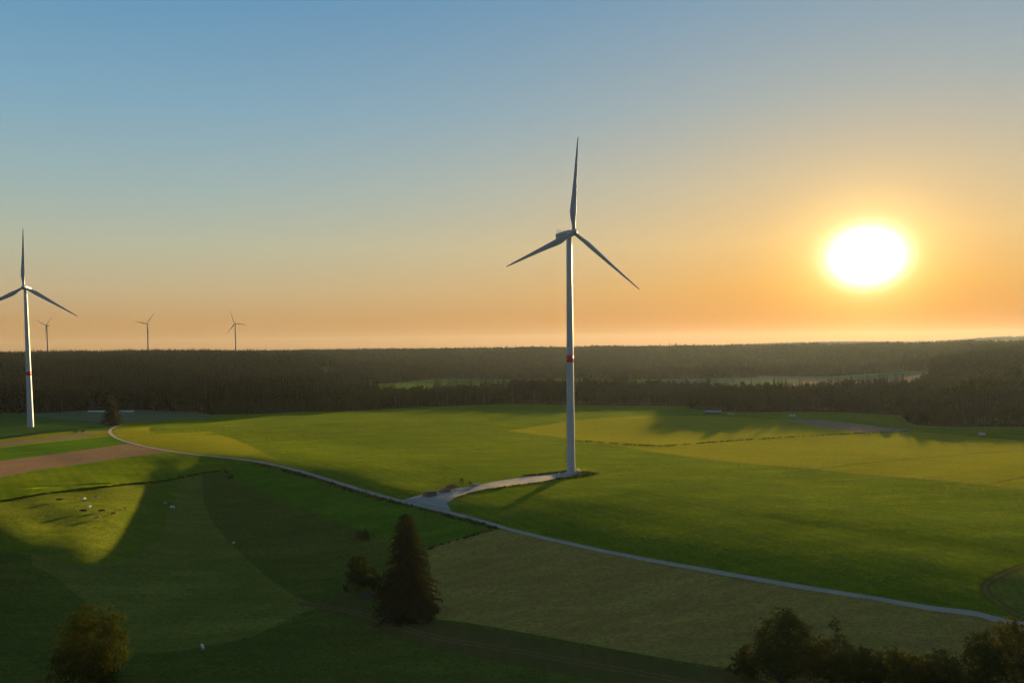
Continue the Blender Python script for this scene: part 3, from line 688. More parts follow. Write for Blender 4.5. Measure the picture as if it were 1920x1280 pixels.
    for k in range(3):
        a = R(theta + 120 * k); d = upv * math.cos(a) + b * math.sin(a); lead = -upv * math.sin(a) + b * math.cos(a)
        d = (d + axis * .035).normalized()
        p = R(6); xx = (lead * math.cos(p) + axis * math.sin(p)).normalized(); yy = d.cross(xx)
        o = link('blade', BLADES[L], root)
        xx = yy.cross(d).normalized(); yy = d.cross(xx)
        o.matrix_local = Matrix(((xx.x, yy.x, d.x, hubc.x), (xx.y, yy.y, d.y, hubc.y), (xx.z, yy.z, d.z, hubc.z), (0, 0, 0, 1)))
    return root
def along(px, py, D):
    d = pix_dir([px], [py])[0]; d = d / d[1] * D
    return np.array([d[0], d[1], CAM_Z + d[2]])
g = ground_at([1070.5], [886])[0]
hub = along(1070, 438.5, g[1])
main_turbine = turbine('tall white wind turbine with red tower band standing nearest, by the gravel track', g, hub[2] - g[2], 55.6, 34, 5.8, (64.0, 68.2))
MAIN_BASE = g
# door, steps and plinth of the near tower
def door_and_steps():
    ang = R(-18); c, s_ = math.cos(ang), math.sin(ang); rt = 2.5
    mb = MB(); mb.box((rt * c, rt * s_, 2.9), (.16, .95, 2.1), ang, 0, .04); d = mb.build('door', M_DARK, main_turbine)
    mb = MB(); mb.box(((rt + .1) * c - .3 * s_, (rt + .1) * s_ + .3 * c, 2.8), (.06, .12, .2), ang); mb.build('handle', M_GREYW, d)
    mb = MB()
    mb.box(((rt + .75) * c, (rt + .75) * s_, 1.75), (1.3, 1.3, .1), ang)
    for k in range(7): mb.box(((rt + 1.55 + k * .27) * c, (rt + 1.55 + k * .27) * s_, 1.5 - k * .24), (.27, 1.0, .05), ang)
    for q in (-.6, .6):
        f = lambda r_, z: (r_ * c - q * s_, r_ * s_ + q * c, z)
        mb.tube([f(rt + .15, 2.8), f(rt + 1.35, 2.8), f(rt + 3.3, 1.0)], .035, 6); mb.tube([f(rt + 3.3, 1.0), f(rt + 3.3, -.2)], .035, 6); mb.tube([f(rt + 1.35, 2.8), f(rt + 1.35, 0)], .035, 6)
    mb.build('steps', M_GREYW, main_turbine)
    mb = MB(); mb.loft([[(r_ * math.cos(2 * math.pi * k / 28), r_ * math.sin(2 * math.pi * k / 28), z) for k in range(28)] for r_, z in ((4.2, -1.5), (4.2, .25), (4.05, .35))]); mb.build('plinth', M_CONC, main_turbine)
door_and_steps()
g2 = ground_at([57.5], [800])[0]; hub2 = along(46.5, 540, g2[1])
turbine('white wind turbine with red tower band at the left edge, on the shaded meadow', g2, hub2[2] - g2[2], 55.5, 13, 1.0, ((50.6 - 1.7), (50.6 + 1.7)), dia=(5.6, 2.9))
for px, py, D, th, yaw, lb in ((92, 610, 3150, 52, -25, 'small distant turbine right beside the second tower, behind the forest'), (280, 607, 3050, 41.5, -15, 'small distant turbine in the middle of the three behind the forest'), (444, 606.5, 3150, -22, -10, 'small distant turbine farthest right of the three behind the forest')):
    b = at_dist(px, D); h = along(px, py, D)
    turbine(lb, b, h[2] - b[2], 55.5, yaw, th, None, 'wind turbines', False, (6.0, 4.0), M_BACKLIT)
print('turbines', time.time() - T0)
# ------------------------------------------------------------------ trees
def rot_z(v, a):
    c, s = np.cos(a), np.sin(a); o = v.copy(); o[..., 0] = v[..., 0] * c - v[..., 1] * s; o[..., 1] = v[..., 0] * s + v[..., 1] * c; return o
def spruce_crown(g, H, Rb, tiers, per, base=.08, droop=.28, sprays=0, top=1.0, shape=.9, ragged=.35, w=.34, prof=None):
    """branches in uneven whorls; each a drooping spray narrowed at both ends; with sprays > 0, hanging twigs too"""
    V = []; F = []
    def quad(a, b, c, d):
        k = len(V); V.extend((a, b, c, d)); F.append((k, k + 1, k + 2, k + 3))
    for i in range(tiers):
        f = (i + g.uniform(-.3, .3)) / tiers; f = min(max(f, 0), .985)
        z = H * (base + (1 - base) * f); r0_ = float(np.interp(f, prof[0], prof[1])) if prof else Rb * ((1 - f) ** shape) * top + .25
        n = max(4, int(per * (1 - .45 * f)))
        a0 = g.uniform(0, 6.28)
        for k in range(n):
            a = a0 + 2 * math.pi * k / n + g.uniform(-.3, .3); r = r0_ * g.uniform(1 - ragged, 1 + ragged * .55)
            zz = z + g.uniform(-.5, .5) * H / tiers
            d = np.array([math.cos(a), math.sin(a), 0]); s = np.array([-math.sin(a), math.cos(a), 0]); wz = w * r * g.uniform(.8, 1.2)
            p0 = np.array([0, 0, zz + r * .10]); pm = d * r * .55 + np.array([0, 0, zz - r * droop * .35]); pe = d * r + np.array([0, 0, zz - r * droop * g.uniform(.7, 1.2)])
            dz = np.array([0, 0, -wz * .55])
            quad(p0, pm + s * wz + dz, pe, pm); quad(p0, pm, pe, pm - s * wz + dz)
            for q in range(sprays):
                t = g.uniform(.25, 1.0); c = p0 + (pe - p0) * t + s * g.uniform(-.8, .8) * wz * (1.1 - t) ; c[2] -= r * .03
                l = g.uniform(.5, 1.15) * (.55 + .05 * r); e = d * g.uniform(.1, .9) + s * g.uniform(-.8, .8) + np.array([0, 0, g.uniform(-1.1, -.1)]); e = e / np.linalg.norm(e) * l
                x = np.cross(e, g.normal(size=3)); x = x / (np.linalg.norm(x) + 1e-6) * l * .30
                quad(c, c + e * .5 + x, c + e, c + e * .5 - x)
    return np.array(V), np.array(F)
def leaf_cloud(g, lobes, n, size, flat=.55, clump=0):
    """leaf clumps spread through and over lobes (cx, cy, cz, rx, ry, rz)"""
    V = np.empty((n, 4, 3)); w = np.array([(l[3] * l[4] * l[5]) ** .67 for l in lobes]); idx = g.choice(len(lobes), n, p=w / w.sum())
    Lb = np.array(lobes)[idx]
    d = g.normal(size=(n, 3)); d /= np.linalg.norm(d, axis=1)[:, None]
    rad = g.uniform(0, 1, n) ** .28 * (1 + .10 * g.normal(size=n))
    # uneven surface: bumps by direction
    bump = 1 + .20 * np.sin(d[:, 0] * 5.1 + idx * 1.7) * np.sin(d[:, 1] * 4.3 + idx) + .14 * np.sin(d[:, 2] * 8 + d[:, 0] * 7 + idx * 2.1)
    c = Lb[:, :3] + d * Lb[:, 3:] * (rad * bump)[:, None]
    if clump:   # gather the leaves on twigs: many small clumps with gaps between them
        m = max(30, n // clump); ci = g.integers(0, n, m); cc = c[ci]; own = g.integers(0, m, n)
        rr = Lb[ci][:, 3:].mean(1)[own] * g.uniform(.16, .34, m)[own]
        off = g.normal(size=(n, 3)) * np.array([1, 1, .6]); c = cc[own] + off * rr[:, None] * .75 + d[ci][own] * rr[:, None] * .3; d = d[ci][own] * .6 + off * .35; d /= np.linalg.norm(d, axis=1)[:, None] + 1e-6
    nrm = d + .8 * g.normal(size=(n, 3)) + np.array([0, 0, flat]); nrm /= np.linalg.norm(nrm, axis=1)[:, None]
    t = np.cross(nrm, g.normal(size=(n, 3))); t /= np.linalg.norm(t, axis=1)[:, None]; b = np.cross(nrm, t)
    s = size * g.uniform(.55, 1.35, n)[:, None]; asp = g.uniform(.55, 1.0, n)[:, None]
    V[:, 0] = c - t * s; V[:, 1] = c + b * s * asp * .8 + nrm * s * .15; V[:, 2] = c + t * s; V[:, 3] = c - b * s * asp * .8 + nrm * s * .15
    return V.reshape(-1, 3), np.arange(n * 4).reshape(-1, 4)
def lobes_for(g, H, Rr, k, base=.25, top=1.0):
    out = []
    for i in range(k):
        f = (i + .5) / k; a = i * 2.4 + g.uniform(-.5, .5); z = H * (base + (top - base) * (f * .86 + .02))
        prof = math.sin(math.pi * min(1, .18 + .80 * f)) ** .7
        rr = Rr * prof * g.uniform(.35, .62); q = Rr * g.uniform(.40, .60) * (1.0 - .45 * f)
        out.append((math.cos(a) * rr, math.sin(a) * rr, z, q, q * g.uniform(.85, 1.15), q * g.uniform(.7, .95)))
    out.append((0, 0, H * (base + (top - base) * .5), Rr * .55, Rr * .55, H * (top - base) * .36))
    return out
def trunk_mesh(g, H, r, limbs=(), pale=False, n=8, name='trunk', sink=1.0):
    mb = MB(); bend = g.uniform(-.02, .02, 2) * H
    pts = [(bend[0] * t * t, bend[1] * t * t, -sink + (H + sink) * t) for t in np.linspace(0, 1, 7)]
    mb.tube(pts, [r * 1.35, r, r * .85, r * .68, r * .5, r * .3, r * .06], n)
    for (x, y, z) in limbs:
        z0 = max(H * .12, z - math.hypot(x, y) * 1.1 - H * .06); t = z0 / H
        mb.tube([(bend[0] * t * t, bend[1] * t * t, z0), (x * .45, y * .45, z0 + (z - z0) * .35), (x, y, z)], [r * .42 * (1.1 - t), r * .26, r * .05], 5)
    return mb.mesh(name, [M_BARKP if pale else M_BARK], True)
def np_mesh(name, v, f, mats): return mesh_from(name, v, f, mats)

# ---- forest kinds: a few of each, a few hundred faces apiece
gf = np.random.default_rng(21)
KINDS = []   # (trunk mesh, crown mesh, kind)
for i in range(5):
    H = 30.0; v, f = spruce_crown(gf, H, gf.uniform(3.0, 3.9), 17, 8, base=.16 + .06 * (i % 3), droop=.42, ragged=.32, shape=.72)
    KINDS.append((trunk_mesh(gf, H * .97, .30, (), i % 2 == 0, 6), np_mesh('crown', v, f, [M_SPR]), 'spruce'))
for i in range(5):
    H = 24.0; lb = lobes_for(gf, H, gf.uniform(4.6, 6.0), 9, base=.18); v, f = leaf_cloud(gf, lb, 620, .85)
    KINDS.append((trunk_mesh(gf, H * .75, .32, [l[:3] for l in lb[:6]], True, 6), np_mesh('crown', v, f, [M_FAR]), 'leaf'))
for i in range(3):   # half-bare edge trees: pale straight stems with a high crown
    H = 30.0; v, f = spruce_crown(gf, H, 2.8, 11, 7, base=.52, droop=.35, ragged=.4, shape=.7)
    KINDS.append((trunk_mesh(gf, H * .97, .30, (), True, 6), np_mesh('crown', v, f, [M_SPR]), 'spruce'))
def joined(tr, cr):
    """crown and trunk in one mesh, for the mass of trees nobody could count"""
    b = bmesh.new(); b.from_mesh(cr)
    nf = len(b.faces); b.from_mesh(tr)
    b.faces.ensure_lookup_table()
    for f in b.faces[nf:]: f.material_index = 1
    me = bpy.data.meshes.new('mass_tree'); b.to_mesh(me); b.free()
    me.materials.append(cr.materials[0]); me.materials.append(tr.materials[0]); return me
mass_col = bpy.data.collections.new('mass_trees')
for i, (t_, c_, k_) in enumerate(KINDS):
    o = bpy.data.objects.new('mass_tree_%02d' % i, joined(t_, c_)); mass_col.objects.link(o)

def scatter_group(coll):
    ng = bpy.data.node_groups.new('scatter', 'GeometryNodeTree')
    ng.interface.new_socket('Geometry', in_out='INPUT', socket_type='NodeSocketGeometry'); ng.interface.new_socket('Geometry', in_out='OUTPUT', socket_type='NodeSocketGeometry')
    N, L = ng.nodes, ng.links
    gi, go = N.new('NodeGroupInput'), N.new('NodeGroupOutput'); ip = N.new('GeometryNodeInstanceOnPoints'); ci = N.new('GeometryNodeCollectionInfo')
    ci.inputs[0].default_value = coll; ci.inputs['Separate Children'].default_value = True; ci.inputs['Reset Children'].default_value = True
    def attr(nm, ty):
        a = N.new('GeometryNodeInputNamedAttribute'); a.data_type = ty; a.inputs[0].default_value = nm
        return [s for s in a.outputs if s.enabled][0]
    mp = N.new('GeometryNodeMeshToPoints'); L.new(gi.outputs[0], mp.inputs[0])
    L.new(mp.outputs[0], ip.inputs['Points']); L.new(ci.outputs[0], ip.inputs['Instance']); ip.inputs['Pick Instance'].default_value = True
    L.new(attr('kind_index', 'INT'), ip.inputs['Instance Index']); L.new(attr('turn', 'FLOAT_VECTOR'), ip.inputs['Rotation']); L.new(attr('size', 'FLOAT_VECTOR'), ip.inputs['Scale'])
    L.new(ip.outputs[0], go.inputs[0]); return ng
def scatter(name, label, pts, kind, turn, size, ng):
    me = bpy.data.meshes.new(name); n = len(pts); me.vertices.add(n); me.vertices.foreach_set('co', np.asarray(pts, np.float32).ravel())
    a = me.attributes.new('kind_index', 'INT', 'POINT'); a.data.foreach_set('value', np.asarray(kind, np.int32))
    a = me.attributes.new('turn', 'FLOAT_VECTOR', 'POINT'); a.data.foreach_set('vector', np.asarray(turn, np.float32).ravel())
    a = me.attributes.new('size', 'FLOAT_VECTOR', 'POINT'); a.data.foreach_set('vector', np.asarray(size, np.float32).ravel())
    o = link(name, me); md = o.modifiers.new('scatter', 'NODES'); md.node_group = ng
    tag(o, label, None, None, 'stuff'); return o
TREE_NG = scatter_group(mass_col)

def inside(xy, P):
    px, py = P[:, 0], P[:, 1]; ins = np.zeros(len(P), bool)
    for (ax, ay), (bx, by) in zip(xy, np.roll(xy, -1, 0)):
        cr = (ay > py) != (by > py)
        if by != ay: ins ^= cr & (px < (bx - ax) * (py - ay) / (by - ay) + ax)
    return ins
def column(P): return 960 + P[:, 0] / P[:, 1] * FPX * 1.0
def fill(poly, step, jit=.42):
    lo, hi = poly.min(0), poly.max(0); X, Y = np.meshgrid(np.arange(lo[0], hi[0], step), np.arange(lo[1], hi[1], step))
    P = np.stack([X.ravel(), Y.ravel()], -1) + rng.uniform(-jit, jit, (X.size, 2)) * step
    return P[inside(poly, P)]
def edge_dist(poly, P):
    d = np.full(len(P), 1e9)
    for a, b in zip(poly, np.roll(poly, -1, 0)):
        ab = b - a; t = np.clip(((P - a) @ ab) / (ab @ ab + 1e-9), 0, 1); d = np.minimum(d, np.linalg.norm(P - a - t[:, None] * ab, axis=1))
    return d
def vnoise(P, s): return .5 + .25 * (np.sin(P[:, 0] * s + 1.7 * np.sin(P[:, 1] * s * .7)) + np.sin(P[:, 1] * s * 1.3 + 2.1 * np.sin(P[:, 0] * s * .9 + .5)))
def plant(name):
    poly = fpoly(name); step = {'left': 6.4, 'mid': 6.0, 'wood1': 8, 'wood4': 9, 'wood2': 8, 'wood3': 8, 'ridge': 13}[name]
    P = fill(poly, step)
    if name == 'left':   # thinner far inside, where only the tops show
        far = P[:, 1] > 1700; P = P[~far | (rng.random(len(P)) < .55)]
    c = column(P); Y = P[:, 1]
    vis = (c > -260) & (c < 2180); P = P[vis]; c = c[vis]; Y = Y[vis]
    n = len(P); ed = edge_dist(poly, P); r = rng.random(n); nz = vnoise(P, .018); nz2 = vnoise(P + 300, .05)
    h = np.full(n, 29.0); leaf = np.full(n, .12)
    if name == 'left':
        front = Y < 1010
        leaf = np.where((c > 390) & (c < 700) & (Y < 1010), .95, np.where((c > 640) & (c < 960), .35, .10))
        leaf = np.where((c > 960) & (ed < 40), .45, leaf); leaf = np.where((c > 960) & (ed >= 40), .25, leaf)
        h = np.where((c > 390) & (c < 700) & (Y < 1010), 16.0, np.where(c > 960, 30.5, np.where(c > 640, 28.5, 33.0)))
        h = np.where((c > 640) & (c < 960) & (nz2 > .62), 23.0, h); h = np.where((c > 1180) & (c < 1330), h * .92, h)
    if name == 'mid':
        leaf = np.where(c > 1700, .55, .22); h = np.where(c > 1700, np.clip(17 + (Y - 690) * .06, 15, 27), 29.0 + 4 * (nz2 - .5)); leaf = np.where((c > 1340) & (c < 1420), .8, leaf)
    if name in ('wood1', 'wood2', 'wood3', 'wood4'): leaf = np.full(n, .5); h = 25.0 + 6 * (nz2 - .5)
    if name == 'ridge': h = np.full(n, 27.0) + 5 * (nz - .5); leaf = np.full(n, .9)  # nearly all pale crowns, so the ridge fades as haze would make it
    h = h * (1 + .15 * rng.normal(size=n)).clip(.62, 1.35) * (.86 + .28 * nz)
    patch = vnoise(P + 900, .022)
    isleaf = r < leaf * np.where(patch > .58, 2.2, np.where(patch < .42, .35, 1.0))
    h = np.where(isleaf, h * .86, h)
    bare = (~isleaf) & (ed < 18) & (rng.random(n) < (.5 if name == 'left' else .2))
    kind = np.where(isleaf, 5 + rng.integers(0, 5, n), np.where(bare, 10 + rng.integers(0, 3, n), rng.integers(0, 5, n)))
    base_h = np.where((kind >= 5) & (kind < 10), 24.0, 30.0); s = h / base_h
    wide = s * rng.uniform(.85, 1.25, n) * (1.55 if name == 'ridge' else 1.0) * np.where((name == 'left') & (Y > 1700), 1.25, 1.0)
    z = height(P[:, 0], P[:, 1]) - .3
    return dict(xyz=np.column_stack([P, z]), kind=kind, turn=np.column_stack([rng.normal(0, .02, n), rng.normal(0, .02, n), rng.uniform(0, 6.28, n)]), size=np.column_stack([wide, wide, s]), col=c, Y=Y, h=h, ed=ed)

def single_tree(name, label, group, tr, cr, loc, turn, size):
    root = empty(name, loc); root.rotation_euler = [float(v) for v in turn]; root.scale = [float(v) for v in size]
    tag(root, label, 'tree', group); link('trunk', tr, root); link('crown', cr, root); return root
BANDS = {
 'left': [(-400, 50, '%s in the forest edge left of the second turbine', 'left forest edge'), (50, 165, '%s in the forest edge between second turbine and silage clamp', 'left forest edge'), (165, 260, '%s in the forest edge right behind the silage clamp', 'left forest edge'), (260, 400, '%s in the forest edge behind the grey fallow field', 'left forest edge'),
          (400, 540, '%s at the left end of the low rounded forest edge', 'rounded left forest edge'), (540, 700, '%s at the right end of the low rounded forest edge', 'rounded left forest edge'),
          (700, 830, '%s in the ragged tree row before the green clearing', 'ragged tree row in the middle'), (830, 965, '%s where the ragged tree row meets the thick forest', 'ragged tree row in the middle'), (965, 1063, '%s in the forest edge just left of the nearest tower', 'forest edge behind the nearest turbine'), (1063, 1200, '%s in the forest edge just right of the nearest tower', 'forest edge behind the nearest turbine'), (1200, 3000, '%s in the forest edge left of the field barn', 'forest edge behind the nearest turbine')],
 'mid': [(0, 1400, '%s in the forest edge beside the field barn', 'forest edge beneath the sun'), (1400, 1530, '%s in the forest edge behind the two white bales', 'forest edge beneath the sun'), (1530, 1700, '%s in the forest edge behind the bare brown field', 'forest edge beneath the sun'), (1700, 1800, '%s at the left corner of the thick right forest', 'right forest edge'), (1800, 4000, '%s in the forest edge behind the white box trailer', 'right forest edge')]}
def forests():
    for nm, lb in (('left', 'mass of dark spruce forest covering the hill on the left'), ('mid', 'mass of brownish forest covering the slope on the right')):
        D = plant(nm); cand = np.nonzero((D['col'] > -20) & (D['col'] < 1940))[0]
        order = cand[np.argsort(D['Y'][cand])]; bins = {}; chosen = []; per = 7.6 if nm == 'left' else 6.6
        want = 175 if nm == 'left' else 110
        for i in order:   # the nearest tree of every narrow column: the front row
            b = int(D['col'][i] / per)
            if bins.get(b, 0) < 1 and D['ed'][i] < 45: bins[b] = bins.get(b, 0) + 1; chosen.append(i)
        chosen = chosen[:want]; keep = np.ones(len(D['col']), bool); keep[chosen] = False
        for i in chosen:
            tr, cr, kd = KINDS[D['kind'][i]]
            for a, b, lab, grp in BANDS[nm]:
                if a <= D['col'][i] < b:
                    hh = D['h'][i] / np.median(D['h'][chosen]); w = ('tall ' if hh > 1.12 else 'short ' if hh < .88 else 'middle-sized ') + ('bare-stemmed spruce' if D['kind'][i] >= 10 else 'dark spruce' if kd == 'spruce' else 'broad-leaved tree')
                    single_tree('spruce_tree' if kd == 'spruce' else 'broadleaf_tree', lab % w, ('spruces of the ' if kd == 'spruce' else 'broad-leaved trees of the ') + grp, tr, cr, D['xyz'][i], D['turn'][i], D['size'][i])
        scatter('forest', lb, D['xyz'][keep], D['kind'][keep], D['turn'][keep], D['size'][keep], TREE_NG); print(nm, len(D['col']), len(chosen))
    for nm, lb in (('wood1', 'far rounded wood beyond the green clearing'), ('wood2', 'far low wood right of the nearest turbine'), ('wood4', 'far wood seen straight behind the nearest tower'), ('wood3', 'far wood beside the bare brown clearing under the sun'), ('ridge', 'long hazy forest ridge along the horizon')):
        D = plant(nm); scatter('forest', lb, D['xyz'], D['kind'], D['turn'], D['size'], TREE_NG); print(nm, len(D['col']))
    # woods on the last hills, many kilometres off
    P = np.column_stack([rng.uniform(-6500, 7000, 9000), rng.uniform(6900, 8200, 9000)]); c = column(P); m = (vnoise(P, .0016) > .42) & (c > -100) & (c < 2050); P = P[m]
    n = len(P); s = rng.uniform(.8, 1.15, n); w = s * 3.0
    scatter('forest', 'faint woods on the farthest hills at the horizon', np.column_stack([P, height(P[:, 0], P[:, 1]) - 1]), rng.integers(0, 10, n), np.column_stack([np.zeros((n, 2)), rng.uniform(0, 6, n)]), np.column_stack([w, w, s]), TREE_NG)
forests()
print('forest', time.time() - T0)
# ------------------------------------------------------------------ single trees and bushes
gn = np.random.default_rng(5)
def big_spruce(label, px, py, pytop, Rb, tiers, per, sprays, group=None, shape=.9, base=.07, mat=None, ragged=.38, droop=.34, seed=1, prof=None):
    g_ = np.random.default_rng(seed); b = ground_at([px], [py])[0]; H = (py - pytop) * b[1] / FPX * 1.03
    root = empty('spruce_tree', b, g_.uniform(0, 6)); tag(root, label, 'tree', group)
    v, f = spruce_crown(g_, H, Rb, tiers, per, base, droop, sprays, 1, shape, ragged, .16 if sprays else .3, prof)
    link('trunk', trunk_mesh(g_, H * .97, .028 * H ** .9 * .5 + .15, (), False, 9), root); link('crown', np_mesh('crown', v, f, [mat or M_SPR2]), root); return root, H
def broadleaf(name, label, px, py, pytop, width_px, n, size, mat, cat='tree', base=.18, k=12, seed=1, group=None, lobes=None, pale=False, trunk=True, top=1.0):
    g_ = np.random.default_rng(seed); b = ground_at([px], [py])[0]; s = b[1] / FPX; H = (py - pytop) * s * 1.02; W = width_px * s / 2
    root = empty(name, b); tag(root, label, cat, group)
    lb = [(x * W, y * W, z * H, a * W, bb * W, c * H) for x, y, z, a, bb, c in lobes] if lobes else lobes_for(g_, H, W, k, base, top)
    v, f = leaf_cloud(g_, lb, int(n * 1.5), size * .74, clump=26)
    v[:, 2] = np.maximum(v[:, 2], .02 * H)
    link('trunk' if cat == 'tree' else 'stem', trunk_mesh(g_, H * .8, .022 * H, [l[:3] for l in lb[:8]], pale, 8), root)
    link('crown' if cat == 'tree' else 'foliage', np_mesh('crown', v, f, [mat]), root); return root
big_spruce('broad old spruce with brownish drooping branches in the middle foreground', 764, 1152, 962, 11.5, 38, 17, 22, None, .70, .04, seed=3, ragged=.30, prof=([0, .06, .2, .33, .42, .5, .6, .72, .82, .90, .96, 1.0], [8.2, 10.4, 11.4, 10.9, 9.4, 7.4, 6.8, 6.0, 5.0, 4.1, 3.1, 1.8]))
big_spruce('bushy conifer beside the road bend, left, in front of the forest', 211, 797, 738, 10.2, 24, 12, 5, None, .75, .05, M_SPR2, seed=4, prof=([0, .1, .3, .5, .75, .92, 1], [8, 11, 10.5, 8.5, 5.6, 3.4, 1.6]))
broadleaf('broadleaf_tree', 'dark round leafy tree with a sunlit top at the bottom left', 170, 1292, 1127, 138, 15000, .36, M_LEAFY, seed=8,
    lobes=[(.12, 0, .82, .46, .5, .15), (.55, .1, .74, .30, .4, .13), (.90, 0, .66, .15, .2, .11), (-.2, 0, .74, .36, .4, .13), (-.45, .1, .52, .45, .5, .17), (.35, 0, .52, .55, .5, .17), (-.1, -.3, .42, .6, .5, .2), (.5, .2, .33, .42, .5, .17), (-.55, -.1, .28, .42, .5, .18), (0, .3, .2, .7, .6, .16), (-.75, 0, .40, .18, .3, .1)])
broadleaf('broadleaf_tree', 'small round leafy tree left of the big spruce', 671, 1106, 1035, 62, 5200, .33, M_LEAF, base=.2, seed=11, k=11)
broadleaf('bush', 'dark bush between the small round tree and the big spruce', 704, 1112, 1062, 40, 2000, .33, M_LEAF, 'bush', .12, 8, 12)
broadleaf('bush', 'dark scrub at the right foot of the big spruce', 806, 1150, 1118, 34, 1400, .30, M_LEAF, 'bush', .1, 7, 13)
broadleaf('bush', 'low dark bush on the edge of the bright green strip', 684, 1011, 995, 40, 1200, .30, M_LEAF, 'bush', .1, 7, 14)
broadleaf('bush', 'small reddish bush beside the dirt track, left of the small round tree', 648, 1112, 1094, 16, 350, .28, M_SPR2, 'bush', .1, 5, 15)
# the row along the bottom right
broadleaf('broadleaf_tree', 'tallest dark broad tree of the row at the bottom right', 1466, 1286, 1133, 128, 13000, .36, M_LEAF, seed=21,
    lobes=[(.12, 0, .86, .32, .3, .11), (.38, .1, .84, .25, .3, .10), (-.15, 0, .76, .35, .4, .13), (.42, 0, .70, .38, .4, .13), (.10, 0, .65, .5, .5, .16), (-.45, 0, .60, .35, .4, .13), (.6, .1, .55, .35, .4, .14), (-.62, -.1, .46, .36, .4, .14), (-.1, -.2, .45, .6, .5, .17), (.4, -.1, .38, .55, .5, .17), (-.35, .1, .28, .6, .5, .17), (.3, .2, .2, .65, .5, .15)])
broadleaf('bush', 'low round bush at the left end of the bottom right row', 1397, 1268, 1210, 64, 3600, .34, M_LEAFY, 'bush', .15, 9, 22)
broadleaf('bush', 'yellow tinged bush between the tallest tree and the slim tree', 1545, 1285, 1188, 84, 5200, .34, M_LEAFY, 'bush', .12, 10, 23)
broadleaf('broadleaf_tree', 'slim tree with a separate dark tuft of leaves at its top', 1574, 1290, 1157, 62, 3400, .32, M_LEAF, seed=24,
    lobes=[(-.28, 0, .94, .34, .3, .055), (-.36, 0, .87, .30, .3, .06), (-.1, 0, .80, .20, .2, .045), (.05, 0, .755, .24, .24, .035), (.1, 0, .60, .6, .6, .12), (.45, 0, .5, .6, .6, .14), (-.2, 0, .38, .7, .7, .16), (.3, 0, .2, .8, .8, .16)])
broadleaf('bush', 'dark bush right of the slim tree', 1622, 1295, 1208, 104, 6500, .34, M_LEAF, 'bush', .12, 10, 25)
broadleaf('bush', 'pale spiky bush in the middle of the bottom right row', 1676, 1300, 1210, 78, 4200, .30, M_LEAFY, 'bush', .2, 12, 26)
broadleaf('broadleaf_tree', 'rounded yellowish tree left of the gap in the bottom right row', 1716, 1304, 1222, 92, 5500, .34, M_LEAFY, seed=27)
broadleaf('broadleaf_tree', 'rounded dark tree right of the yellowish one in the bottom right row', 1766, 1308, 1216, 104, 7000, .34, M_LEAF, seed=28)
broadleaf('broadleaf_tree', 'upright dark tree beside the loose tree at the right edge', 1842, 1314, 1172, 96, 8500, .34, M_LEAF, seed=29, base=.12, k=14)
broadleaf('broadleaf_tree', 'tall loose tree with gaps in its crown at the right edge', 1903, 1318, 1148, 112, 6500, .36, M_LEAFY, seed=30, base=.2, k=18, pale=True)
broadleaf('broadleaf_tree', 'leafy tree cut by the right picture edge', 1962, 1318, 1166, 90, 5000, .36, M_LEAFY, seed=31, base=.2, k=14)
# beside the gravel track
broadleaf('bush', 'taller of two small bushes behind the log piles', 866, 909.5, 894.5, 13, 500, .22, M_LEAFY, 'bush', .15, 6, 33)
broadleaf('bush', 'lower of two small bushes beside the pale logs', 883, 910, 899.5, 11, 360, .22, M_SPR2, 'bush', .1, 6, 34)
broadleaf('bush', 'left one of two low dark bushes on the yellowish strip', 141, 810, 806, 9, 160, .3, M_SPR, 'bush', .1, 5, 35)
broadleaf('bush', 'right one of two low dark bushes on the yellowish strip', 156, 809.5, 805.5, 11, 200, .3, M_SPR, 'bush', .1, 5, 36)
def far_tree(label, px, D, H, W, seed):
    g_ = np.random.default_rng(seed); b = at_dist(px, D); root = empty('broadleaf_tree', b); tag(root, label, 'tree'); lb = lobes_for(g_, H, W, 9, .2); v, f = leaf_cloud(g_, lb, 1500, .7)
    link('trunk', trunk_mesh(g_, H * .8, .4, [l[:3] for l in lb[:6]]), root); link('crown', np_mesh('crown', v, f, [M_LEAFY]), root)
far_tree('pale round tree standing in the green clearing behind the tree row', 821, 1420, 22, 8, 41)
far_tree('pale bushy tree in the tree row before the green clearing', 733, 1190, 26, 9, 42)

